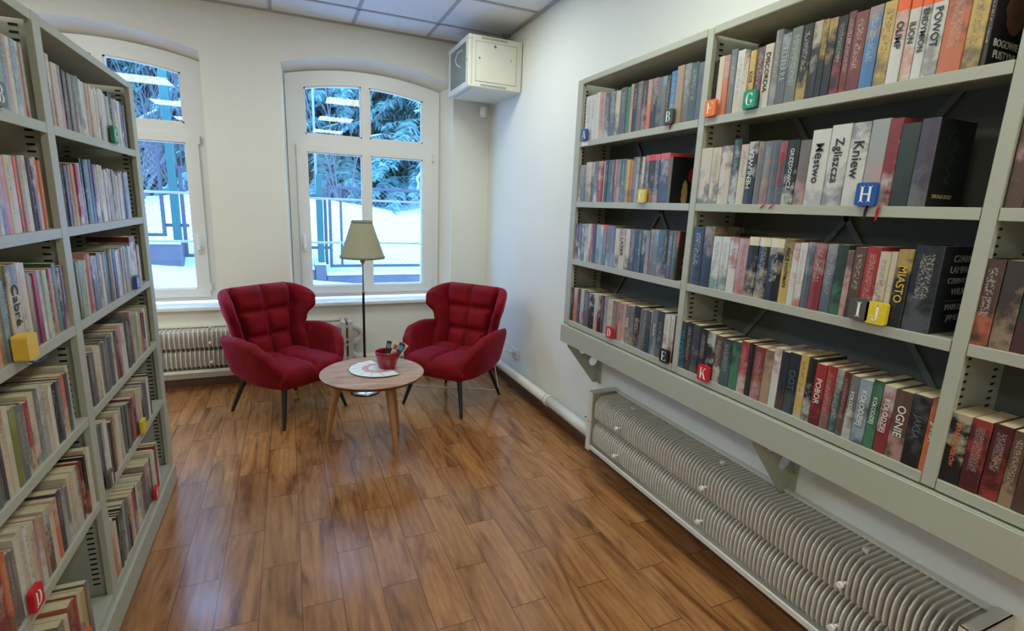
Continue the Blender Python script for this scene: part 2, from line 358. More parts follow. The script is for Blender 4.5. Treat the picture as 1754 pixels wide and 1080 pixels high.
# text as mesh (built-in font)
_tc = {}
def text_mesh(txt, size, depth=0.0004):
    key = (txt, size)
    if key in _tc: return _tc[key]
    cu = bpy.data.curves.new('t', 'FONT'); cu.body = txt; cu.size = size; cu.align_x = 'CENTER'; cu.align_y = 'CENTER'; cu.extrude = depth; cu.resolution_u = 3
    cu.offset = size * 0.004
    ob = bpy.data.objects.new('t', cu); COL.objects.link(ob)
    dg = bpy.context.evaluated_depsgraph_get(); me = bpy.data.meshes.new_from_object(ob.evaluated_get(dg))
    xs = [v.co.x for v in me.vertices]; ys = [v.co.y for v in me.vertices]
    bpy.data.objects.remove(ob); bpy.data.curves.remove(cu)
    _tc[key] = (me, (max(xs) - min(xs)) if xs else 0, (max(ys) - min(ys)) if ys else 0)
    return _tc[key]
def put_text(name, txt, length, height, M, parent, origin, xd, yd, size=None):
    """fit txt into length x height, centred at origin in the parent's frame"""
    me, tw, th = text_mesh(txt, 0.1)
    k = min(length / max(tw, 1e-6), height / max(th, 1e-6))
    me2 = me.copy(); me2.transform(Matrix.Diagonal((k if size is None else length / tw, k, 1, 1))); me2.materials.clear(); me2.materials.append(M)
    o = bpy.data.objects.new(name, me2); COL.objects.link(o); o.parent = parent
    xd = Vector(xd); yd = Vector(yd); zd = xd.cross(yd); mm = Matrix.Identity(4)
    for i in range(3): mm[i][0] = xd[i]; mm[i][1] = yd[i]; mm[i][2] = zd[i]; mm[i][3] = origin[i]
    o.matrix_local = mm
    return o

# ------------------------------------------------------------------ room shell
XR, YB, ZC = 1.71, 4.534, 2.845
XL, YF = -4.6, -4.4
f = MB(); f.add([(XL - .2, YF - .2, 0), (XR + .2, YF - .2, 0), (XR + .2, YB + .1, 0), (XL - .2, YB + .1, 0)], [(0, 1, 2, 3)])
struct(f.build('floor', M_floor))
c = MB(); c.add([(XL - .2, YF - .2, ZC), (XR + .2, YF - .2, ZC), (XR + .2, YB + .1, ZC), (XL - .2, YB + .1, ZC)], [(3, 2, 1, 0)])
ceiling = struct(c.build('ceiling', M_ceil))
g = MB(); T = 0.587
gx = [0.545 + T * k for k in range(-9, 2)]; gy = [4.16 - T * k for k in range(0, 15)]
for x in gx: g.box(x - .012, x + .012, YF, YB, ZC - .006, ZC + .002)
for y in gy: g.box(XL, XR, y - .012, y + .012, ZC - .006, ZC + .002)
g.box(XR - .024, XR, YF, YB, ZC - .012, ZC); g.box(XL, XR, YB - .022, YB, ZC - .012, ZC)
o = g.build('ceiling_grid', M_grid, ceiling)
b = MB(); b.box(XR, XR + .2, YF - .2, YB + .6, -.1, ZC + .1); struct(b.build('wall_right', M_wall))
b = MB(); b.box(XL - .2, XL, YF - .2, YB + .6, -.1, ZC + .1); struct(b.build('wall_left', M_wall))
b = MB(); b.box(XL - .2, XR + .2, YF - .2, YF, -.1, ZC + .1); struct(b.build('wall_front', M_wall))

def arch(x, a, b, z0, z1):
    u = (2 * x - a - b) / (b - a); return z1 - (z1 - z0) * min(1, u * u)
OPEN = [(-1.85, -0.525), (0.005, 1.372)]           # openings at the inner wall face
FR = [(-1.775, -0.541), (0.030, 1.280)]            # window frame outline
ZS = 0.648
def wall_back():
    mb = MB(); N = 24
    xs = [XL, OPEN[0][0], OPEN[0][1], OPEN[1][0], OPEN[1][1], XR]
    def q(x0, x1, za, zb, zc, zd, y=YB, fl=False):
        vs = [(x0, y, za), (x1, y, zb), (x1, y, zc), (x0, y, zd)]
        mb.add(vs, [(0, 1, 2, 3) if not fl else (3, 2, 1, 0)])
    for i in range(5):
        if i in (0, 2, 4): q(xs[i], xs[i + 1], 0, 0, ZC, ZC)
    YO, YX = 4.70, 5.0
    for (a, b_), (fa, fb) in zip(OPEN, FR):
        q(a, b_, 0, 0, ZS, ZS)
        for k in range(N):
            x0 = a + (b_ - a) * k / N; x1 = a + (b_ - a) * (k + 1) / N
            z0 = arch(x0, a, b_, 2.50, 2.607); z1 = arch(x1, a, b_, 2.50, 2.607)
            q(x0, x1, z0, z1, ZC, ZC)
            u0 = fa + (fb - fa) * k / N; u1 = fa + (fb - fa) * (k + 1) / N
            w0 = arch(u0, fa, fb, 2.455, 2.535); w1 = arch(u1, fa, fb, 2.455, 2.535)
            mb.add([(x0, YB, z0), (x1, YB, z1), (u1, YO, w1), (u0, YO, w0)], [(0, 1, 2, 3)], True)
            mb.add([(u0, YO, w0), (u1, YO, w1), (u1, YX, w1), (u0, YX, w0)], [(0, 1, 2, 3)])
            q(u0, u1, w0, w1, ZC, ZC, YX, True)
        mb.add([(a, YB, ZS), (a, YB, 2.50), (fa, YO, 2.455), (fa, YO, ZS)], [(0, 1, 2, 3)])
        mb.add([(b_, YB, ZS), (fb, YO, ZS), (fb, YO, 2.455), (b_, YB, 2.50)], [(0, 1, 2, 3)])
        mb.add([(fa, YO, .60), (fa, YO, 2.455), (fa, YX, 2.455), (fa, YX, .60)], [(0, 1, 2, 3)])
        mb.add([(fb, YO, .60), (fb, YX, .60), (fb, YX, 2.455), (fb, YO, 2.455)], [(0, 1, 2, 3)])
        mb.add([(fa, YB, .60), (fb, YB, .60), (fb, YX, .60), (fa, YX, .60)], [(0, 1, 2, 3)])
        q(fa, fb, 0, 0, .60, .60, YX, True)
    ex = [XL - .2, FR[0][0], FR[0][1], FR[1][0], FR[1][1], XR + .2]
    for i in (0, 2, 4): q(ex[i], ex[i + 1], 0, 0, ZC, ZC, YX, True)
    return struct(mb.build('wall_back', M_wall))
wall_back()

def make_window(n, off):
    """window 1.24 wide with arched head; off shifts in x"""
    X = lambda v: v + off
    a, b_ = X(0.030), X(1.280)
    root = MB()
    def cells(mb, y0, y1, xs, rows, step=0.05):
        # rows(x_mid) -> list of (zlo, zhi) with callables allowed
        for i in range(len(xs) - 1):
            n_ = max(1, int(math.ceil((xs[i + 1] - xs[i]) / step)))
            for k in range(n_):
                x0 = xs[i] + (xs[i + 1] - xs[i]) * k / n_; x1 = xs[i] + (xs[i + 1] - xs[i]) * (k + 1) / n_
                for lo, hi in rows((xs[i] + xs[i + 1]) / 2):
                    L = lambda g_, x: g_(x) if callable(g_) else g_
                    mb.hexa([(x0, y0, L(lo, x0)), (x1, y0, L(lo, x1)), (x1, y1, L(lo, x1)), (x0, y1, L(lo, x0)), (x0, y0, L(hi, x0)), (x1, y0, L(hi, x1)), (x1, y1, L(hi, x1)), (x0, y1, L(hi, x0))])
    head = lambda x: arch(x, a, b_, 2.452, 2.532)
    gt = lambda x: arch(x, X(.163), X(1.128), 2.366, 2.422)
    P = [(X(.168), X(.614)), (X(.678), X(1.133))]
    mid = [0.762, 1.878]; up = 2.012
    xs = [a, P[0][0], P[0][1], P[1][0], P[1][1], b_]
    def rows(x):
        if any(p0 < x < p1 for p0, p1 in P): return [(0.665, mid[0]), (mid[1], up), (gt, head)]
        return [(0.665, head)]
    cells(root, 4.665, 4.73, xs, rows)
    w_ = struct(root.build('window_%d' % n, M_white))
    # lower sash, standing a little proud of the frame
    s = MB(); sx = [X(.094), P[0][0] + .004, P[0][1] - .004, P[1][0] + .004, P[1][1] - .004, X(1.214)]
    def rows2(x):
        if any(p0 < x < p1 for p0, p1 in P): return [(0.70, mid[0] + .004), (mid[1] - .004, 1.935)]
        return [(0.70, 1.935)]
    cells(s, 4.645, 4.6655, sx, rows2, 2)
    s.build('sash', M_white, w_)
    # glazing beads round every pane
    bd = MB()
    for p0, p1 in P:
        for z0, z1, y in ((mid[0], mid[1], 4.66), (up, None, 4.672)):
            if z1:
                bd.box(p0, p1, y, 4.70, z0, z0 + .012); bd.box(p0, p1, y, 4.70, z1 - .012, z1); bd.box(p0, p0 + .012, y, 4.70, z0, z1); bd.box(p1 - .012, p1, y, 4.70, z0, z1)
            else:
                bd.box(p0, p1, y, 4.70, z0, z0 + .012)
                for xx in (p0, p1 - .012): bd.hexa([(xx, y, z0), (xx + .012, y, z0), (xx + .012, 4.70, z0), (xx, 4.70, z0), (xx, y, gt(xx)), (xx + .012, y, gt(xx + .012)), (xx + .012, 4.70, gt(xx + .012)), (xx, 4.70, gt(xx))])
                for k in range(10):
                    x0 = p0 + (p1 - p0) * k / 10; x1 = p0 + (p1 - p0) * (k + 1) / 10
                    bd.hexa([(x0, y, gt(x0) - .012), (x1, y, gt(x1) - .012), (x1, 4.70, gt(x1) - .012), (x0, 4.70, gt(x0) - .012), (x0, y, gt(x0)), (x1, y, gt(x1)), (x1, 4.70, gt(x1)), (x0, 4.70, gt(x0))])
    bd.build('glazing_bead', M_white, w_)
    gl = MB()
    for p0, p1 in P:
        gl.add([(p0, 4.701, mid[0]), (p1, 4.701, mid[0]), (p1, 4.701, mid[1]), (p0, 4.701, mid[1])], [(0, 1, 2, 3)])
        top = [(p0 + (p1 - p0) * k / 8, 4.701, gt(p0 + (p1 - p0) * k / 8)) for k in range(9)]
        gl.add([(p1, 4.701, up), (p0, 4.701, up)] + top, [tuple(range(11))[::-1]])
    gl.build('glass_pane', M_glass, w_)
    br = MB()
    for p0, p1 in P:
        for z in (1.504, 1.133): br.rbox(p0, p1, 4.708, 4.722, z - .009, z + .009, .003)
    br.build('glazing_bar', M_white, w_)
    h = MB(); hx = X(.125); h.rbox(hx - .013, hx + .013, 4.632, 4.646, 1.06, 1.13, .004); h.rbox(hx - .009, hx + .009, 4.612, 4.634, 1.085, 1.105, .004); h.rbox(hx - .010, hx + .010, 4.600, 4.614, 1.09, 1.21, .005)
    if n == 2: h.build('handle', M_white, w_)
    hg = MB()
    for z in (1.90, .78):
        hg.tube([(X(1.222), 4.645, z - .03), (X(1.222), 4.645, z + .03)], .008)
    hg.build('hinge', M_white, w_)
    if n == 1:
        h = MB(); hx = X(1.165); h.rbox(hx - .013, hx + .013, 4.632, 4.646, 1.04, 1.11, .004); h.rbox(hx - .009, hx + .009, 4.612, 4.634, 1.065, 1.085, .004); h.rbox(hx - .010, hx + .010, 4.600, 4.614, 1.07, 1.19, .005); h.build('handle', M_white, w_)
    # sill board
    sb = MB(); A, B_ = OPEN[n - 1]
    sb.rbox(A - .03, B_ + .03, 4.485, 4.54, .615, .648, .006); sb.box(A + .001, B_ - .001, 4.54, 4.60, .625, .648); sb.box(a + .001, b_ - .001, 4.59, 4.668, .625, .6475)
    sb.build('window_sill', M_sill, w_)
    return w_
make_window(1, -1.803); make_window(2, 0.0)

# skirting
b = MB(); b.rbox(XL, XR - .02, YB - .016, YB + .005, -.002, .062, .004); struct(b.build('baseboard_back', M_base))
b = MB(); b.rbox(XR - .018, XR + .004, YF, YB, -.002, .062, .004); struct(b.build('baseboard_right', M_base))

# ceiling light panels (real lamps of the room, behind and beside the camera)
def ceiling_light(x0, y0, label):
    r = empty('ceiling_light', (x0 + T / 2, y0 + T / 2, ZC)); tag(r, label, 'ceiling light', 'square ceiling light panels')
    h = T / 2 - .008
    fr = MB(); t = .018
    fr.box(-h, h, -h, -h + t, -.014, -.0005); fr.box(-h, h, h - t, h, -.014, -.0005); fr.box(-h, -h + t, -h + t, h - t, -.014, -.0005); fr.box(h - t, h, -h + t, h - t, -.014, -.0005)
    fr.build('frame', M_white, r)
    d = MB(); d.add([(-h + t, -h + t, -.010), (h - t, -h + t, -.010), (h - t, h - t, -.010), (-h + t, h - t, -.010)], [(3, 2, 1, 0)]); d.build('diffuser', M_lightpanel, r)
XA, XB = gx[9], gx[5]
YA, YBq = 4.16 - T * 5, 4.16 - T * 8
LB = 'square white ceiling light panel glowing overhead, mirrored in the window panes'
for x0 in (gx[9], gx[5], gx[2]):
    for y0 in (4.16 - T * 2, 4.16 - T * 5, 4.16 - T * 8, 4.16 - T * 11, 4.16 - T * 14):
        ceiling_light(x0, y0, LB)

# ------------------------------------------------------------------ radiators
def radiator(fn, l0, l1, ends, knob_ls, label, name='radiator', pitch=.0182):
    r = empty(name, fn((l0 + l1) / 2, 0.08, 0)); tag(r, label, 'radiator')
    inv = Vector(r.location); F = lambda l, d, z: tuple(Vector(fn(l, d, z)) - inv)
    up = [(.012, .338), (.145, .338), (.160, .345), (.170, .362), (.172, .38), (.172, .425), (.166, .448), (.150, .468), (.128, .482), (.012, .484)]
    for nm, dz in (('upper_fins', 0.0), ('lower_fins', -0.152)):
        mb = MB(); n = int((l1 - l0 - .06) / pitch)
        for k in range(n):
            l = l0 + .03 + pitch * k
            mb.prism([(d, z + dz) for d, z in up], lambda d, z, h, l=l: F(l + h, d, z), 0, .0042)
            # rolled front lip of each fin
            pts = up[3:9]
        bp_ = MB(); bp_.prism([(.006, .342 + dz), (.112, .342 + dz), (.112, .466 + dz), (.006, .476 + dz)], lambda d, z, h: F(h, d, z), l0 + .02, l1 - .02); bp_.build('back_plate', M_radiator, r, recalc=True)
        for z in (.375, .44):
            mb.tube([F(l0 + .02, .075, z + dz), F(l1 - .02, .075, z + dz)], .013, 10)
        mb.build(nm, M_radiator, r, recalc=True)
    tr = MB()
    tr.prism([(.01, .155), (.172, .155), (.178, .160), (.178, .180), (.172, .182), (.168, .165), (.01, .165)], lambda d, z, h: F(h, d, z), l0 + .015, l1 - .015)
    tr.build('bottom_rail', M_radiator, r, recalc=True)
    tr = MB()
    tr.prism([(.0, .484), (.022, .484), (.022, .492), (.0, .492)], lambda d, z, h: F(h, d, z), l0 + .02, l1 - .02)
    tr.build('back_rail', M_radiator, r, recalc=True)
    for l, dr in ends:
        e = MB()
        e.prism([(.0, .150), (.182, .150), (.182, .500), (.0, .500)], lambda d, z, h, l=l: F(l + h, d, z), -.004, .004)
        for za, zb in ((.150, .318), (.326, .500)):
            e.prism([(.176, za), (.184, za), (.184, zb), (.176, zb)], lambda d, z, h, l=l: F(l + h, d, z), *sorted((0, dr * .034)))
        e.prism([(.0, .494), (.182, .494), (.182, .500), (.0, .500)], lambda d, z, h, l=l: F(l + h, d, z), *sorted((0, dr * .034)))
        for z in (.185, .300, .345, .455):
            e.tube([F(l, .160, z), F(l - dr * .014, .160, z)], .012, 6, smooth=False)
            e.tube([F(l - dr * .012, .160, z), F(l - dr * .024, .160, z)], .006, 8)
        e.build('end_plate', M_radiator, r, recalc=True)
    for l in knob_ls:
        for d, z, dd in ((.172, .40, (.03, 0)), (.172, .245, (.03, 0)), (.10, .484, (0, .02))):
            k = MB(); k.tube([F(l, d - .01, z - dd[1] * .3), F(l, d + dd[0] * .6, z + dd[1] * .6)], .005, 8)
            k.tube([F(l, d + dd[0] * .5, z + dd[1] * .5), F(l, d + dd[0], z + dd[1])], .010, 10)
            k.build('spacer_knob', M_plasticw, r, recalc=True)
    return r, F
fr = lambda l, d, z: (XR - .003 - d, l, z)
rr, F = radiator(fr, .50, 2.325, [(2.315, -1), (.51, 1)], [2.02, 1.415, .83], 'long white finned radiator low on the right wall beneath the bookcase')
e = MB(); e.tube([F(2.40, .03, .20), F(2.44, .05, .28), F(2.44, .08, .38), F(2.40, .09, .43), F(2.34, .09, .44)], .017, 12); e.build('pipe_elbow', M_pipe, rr, recalc=True)
e = MB(); e.tube([F(2.435, .075, .30), F(2.47, .10, .27)], .010, 8); e.tube([F(2.37, .10, .20), F(2.37, .12, .17)], .009, 8); e.build('valve', M_pipe, rr, recalc=True)
fb = lambda l, d, z: (l, YB - .003 - d, z)
rb, F = radiator(fb, -1.75, .40, [(.375, 1), (.43, 1)], [-.585, -1.2], 'white finned radiator on the back wall behind the left armchair', pitch=.031)
e = MB(); e.tube([F(.42, .09, .44), F(.48, .09, .445), F(.53, .085, .42), F(.555, .08, .375), F(.535, .08, .33), F(.49, .08, .305), F(.43, .08, .30)], .033, 14); e.build('pipe_elbow', M_pipe, rb, recalc=True)
e = MB(); e.tube([F(.55, .09, .37), F(.57, .13, .37)], .012, 8); e.build('valve', M_pipe, rb, recalc=True)
# heating pipe along the right wall and round the corner
p = MB(); xp = XR - .062
p.tube([(xp, 2.33, .165), (xp, 3.0, .160)], .036, 16); p.tube([(xp, 3.0, .160), (xp, 3.04, .160)], .041, 16)
p.tube([(xp, 3.04, .160), (xp, 4.40, .150), (xp - .03, 4.455, .150), (xp - .08, 4.475, .150), (.60, 4.475, .15), (.50, 4.475, .16), (.45, 4.475, .20), (.44, 4.475, .28)], .035, 16)
for x_ in (1.2, .8): p.tube([(x_, 4.475, .15), (x_, YB + .01, .15)], .012, 8)
for y_ in (3.9, 2.7): p.tube([(xp, y_, .155), (XR + .01, y_, .155)], .012, 8)
tag(p.build('heating_pipe', M_pipe, recalc=True), 'thick white heating pipe running low along the wall behind the right armchair', 'pipe')

# ------------------------------------------------------------------ bookcases
def curve_plate(name, outer, holes, th, M, parent, mat4):
    cu = bpy.data.curves.new(name, 'CURVE'); cu.dimensions = '2D'; cu.fill_mode = 'BOTH'; cu.extrude = th / 2
    for poly in [outer] + holes:
        s = cu.splines.new('POLY'); s.points.add(len(poly) - 1); s.use_cyclic_u = True
        for i, (u, v) in enumerate(poly): s.points[i].co = (u, v, 0, 1)
    ob = bpy.data.objects.new('t', cu); COL.objects.link(ob); dg = bpy.context.evaluated_depsgraph_get()
    me = bpy.data.meshes.new_from_object(ob.evaluated_get(dg)); bpy.data.objects.remove(ob); bpy.data.curves.remove(cu)
    me.transform(mat4); me.materials.clear(); me.materials.append(M)
    o = bpy.data.objects.new(name, me); COL.objects.link(o); o.parent = parent; return o
circ = lambda cx, cy, r, n=24: [(cx + r * math.cos(2 * PI * k / n), cy + r * math.sin(2 * PI * k / n)) for k in range(n)]

def slots(parent, x0, x1, y, z0, z1):
    s = MB(); z = z0
    while z < z1:
        s.box(x0, x1, y - .0012, y + .001, z, z + .006); z += .0197
    s.build('slot_row', M_slot, parent)

# wall bookcase on the right
XF = 1.468
BR = empty('bookcase', (XR - .12, 1.1, .735)); tag(BR, 'grey steel wall-mounted bookcase full of fantasy paperbacks above the right radiator', 'bookcase')
def inb(mb, name, M, par): 
    o = mb.build(name, M, par)
    if par is BR or par is BL: o.matrix_parent_inverse = Matrix.Translation(-par.location)
    return o
BL = empty('bookcase', (-.77, 1.2, 0)); tag(BL, 'tall grey steel bookcase standing on the floor at the left', 'bookcase')
up_r = [(2.504, 2.557, 2.530), (1.588, 1.619, 1.603), (.637, .668, .652), (-.315, -.283, -.30)]
for a, b_, c_ in up_r:
    u = MB(); u.rbox(XF, XF + .004, a, b_, .845, 2.172, .0015); u.box(XF + .002, XR - .008, c_ - .002 if c_ < 2 else b_ - .004, c_ + .002 if c_ < 2 else b_, .80 if c_ > 2 else .845, 2.172)
    u.box(XF + .004, XF + .02, a, a + .002, .845, 2.172)
    o = inb(u, 'upright', M_steel, BR)
    yy = (c_ - .002) if c_ < 2 else b_ - .004
    slots(o, XF + .045, XF + .063, yy, .90, 2.14); slots(o, XR - .06, XR - .042, yy, .90, 2.14)
u = MB(); u.box(XF, XF + .004, 2.504, 2.557, .735, .85); inb(u, 'upright_foot', M_steel, BR)
bays_r = [(1.621, 2.503), (.670, 1.586), (-.281, .635)]
for a, b_ in bays_r:
    t = MB(); t.rbox(XF + .001, XR - .008, a, b_, 2.146, 2.150, .001); t.box(XF + .001, XF + .004, a, b_, 2.146, 2.174); inb(t, 'top_panel', M_steel, BR)
    for z in (1.857, 1.541, 1.225, .873):
        t = MB(); t.box(XF + .004, XR - .01, a, b_, z - .004, z); t.rbox(XF + .0005, XF + .0045, a, b_, z - .029, z, .001); t.box(XF + .004, XF + .016, a, b_, z - .029, z - .027)
        inb(t, 'shelf', M_steel, BR)
t = MB(); t.rbox(1.452, 1.458, -.35, 2.560, .735, .838, .002); t.box(1.454, 1.500, -.35, 2.560, .834, .838); t.box(1.454, 1.500, -.35, 2.560, .735, .739)
inb(t, 'fascia_board', M_steel, BR)
for y in (2.512, 1.185, -.14):
    mt = Matrix(((1, 0, 0, 0), (0, 0, -1, y), (0, 1, 0, 0), (0, 0, 0, 1)))
    o = curve_plate('bracket', [(1.478, .735), (1.478, .712), (1.672, .468), (XR - .004, .468), (XR - .004, .735)], [circ(1.588, .684, .028), circ(1.664, .605, .029)], .004, M_steel, BR, mt)
    o.matrix_parent_inverse = Matrix.Translation(-BR.location)
    t = MB(); t.box(XR - .006, XR - .002, y - .032, y, .462, .74); t.tube([(XR - .006, y - .02, .56), (XR - .014, y - .02, .56)], .008, 6); q = t.build('flange', M_steel, o)
br = MB()
for a, b_ in bays_r:
    for s0, s1 in (((a, .87), (b_, 2.14)), ((b_, .87), (a, 2.14))):
        mid_ = Vector((XR - .018, (s0[0] + s1[0]) / 2, (s0[1] + s1[1]) / 2)); d = Vector((0, s1[0] - s0[0], s1[1] - s0[1])).normalized(); n_ = Vector((0, -d.z, d.y)) * .009
        p0 = Vector((XR - .018, *s0)); p1 = Vector((XR - .018, *s1)); th = Vector((.002, 0, 0))
        br.hexa([p0 - n_ - th, p0 - n_ + th, p0 + n_ + th, p0 + n_ - th, p1 - n_ - th, p1 - n_ + th, p1 + n_ + th, p1 + n_ - th])
inb(br, 'cross_brace', M_steeldark, BR)
t = MB(); t.box(XR - .010, XR - .006, -.30, 2.553, .845, 2.172); inb(t, 'back_sheet', mat('shelf_back_shade', (96, 98, 90), .7, noise=.05), BR)  # dark sheet added over the wall; shade behind the shelves is in its colour

# floor-standing bookcase on the left
XLf = -.616
DL = .30
for a, b_ in ((2.897, 2.966), (1.936, 1.988), (.975, 1.027), (.014, .066)):
    u = MB(); u.rbox(XLf - .003, XLf, a, b_, .096, 1.975, .001); cc = (a + b_) / 2
    py = cc if b_ < 2.9 else 2.935
    u.box(XLf - DL, XLf - .002, py - .002, py + .002, .0, 1.972)
    u.box(XLf - .018, XLf - .002, a, a + .002, .10, 1.972)
    if b_ > 2.9: u.box(XLf - .020, XLf - .001, b_ - .002, b_, .096, 1.975)
    o = inb(u, 'upright', M_steel, BL)
    slots(o, XLf - .060, XLf - .040, py - .002, .16, 1.94)
    slots(o, XLf - DL + .03, XLf - DL + .05, py - .002, .16, 1.94)
bays_l = [(1.990, 2.895), (1.029, 1.934), (.068, .973)]
for a, b_ in bays_l:
    t = MB(); t.box(XLf - DL, XLf - .002, a, b_, 1.946, 1.950); t.rbox(XLf - .004, XLf - .001, a, b_, 1.946, 1.973, .001); inb(t, 'top_panel', M_steel, BL)
    for z in (1.682, 1.385, 1.088, .788, .488, .130):
        t = MB(); t.box(XLf - DL + .002, XLf - .004, a, b_, z - .004, z); t.rbox(XLf - .0045, XLf - .0005, a, b_, z - .029, z, .001)
        inb(t, 'shelf', M_steel, BL)
t = MB(); t.rbox(XLf + .004, XLf + .010, .0, 2.968, .0, .097, .002); t.box(XLf - .02, XLf + .006, .0, 2.968, .093, .097); inb(t, 'plinth', M_steel, BL)
t = MB(); t.box(XLf - DL - .004, XLf - DL, .014, 2.937, .05, 1.972); inb(t, 'back_sheet', M_steeldark, BL)

# ------------------------------------------------------------------ books
PAL = {'k': ((30, 30, 33), 'black'), 'dk': ((58, 62, 64), 'charcoal'), 'g': ((120, 121, 117), 'grey'), 'lg': ((170, 172, 168), 'pale grey'), 'w': ((222, 218, 206), 'white'),
 'cr': ((218, 198, 164), 'cream'), 'tan': ((182, 150, 112), 'tan'), 'br': ((104, 72, 54), 'brown'), 'mar': ((110, 40, 44), 'maroon'), 'r': ((186, 52, 44), 'red'), 'rr': ((178, 30, 36), 'red'),
 'rd': ((150, 40, 46), 'dark red'), 'pk': ((206, 156, 146), 'pink'), 'or': ((222, 108, 48), 'orange'), 'y': ((216, 176, 62), 'yellow'), 'dg': ((44, 66, 56), 'dark green'), 'gr': ((62, 132, 98), 'green'),
 'tl': ((74, 98, 102), 'teal'), 'bl': ((56, 128, 184), 'blue'), 'nv': ((42, 46, 60), 'navy'), 'nk': ((36, 42, 50), 'blue-black'), 'pu': ((82, 70, 90), 'purple'), 'pm': ((116, 42, 84), 'plum'), 'sl': ((98, 101, 106), 'slate blue'),
 'sb': ((98, 108, 124), 'steel blue'), 'ol': ((128, 132, 58), 'olive'), 'yg': ((158, 164, 72), 'lime'), 'lb': ((150, 172, 184), 'light blue'), 'gb': ((124, 112, 102), 'taupe'), 'ggr': ((108, 122, 112), 'grey-green'),
 'lgn': ((184, 196, 164), 'pale green'), 'rp': ((186, 56, 84), 'raspberry'), 'md': ((88, 26, 32), 'deep maroon'), 'mb': ((92, 62, 54), 'reddish brown'), 'pd': ((72, 60, 58), 'dark brown'), 'rb': ((140, 66, 54), 'rust')}
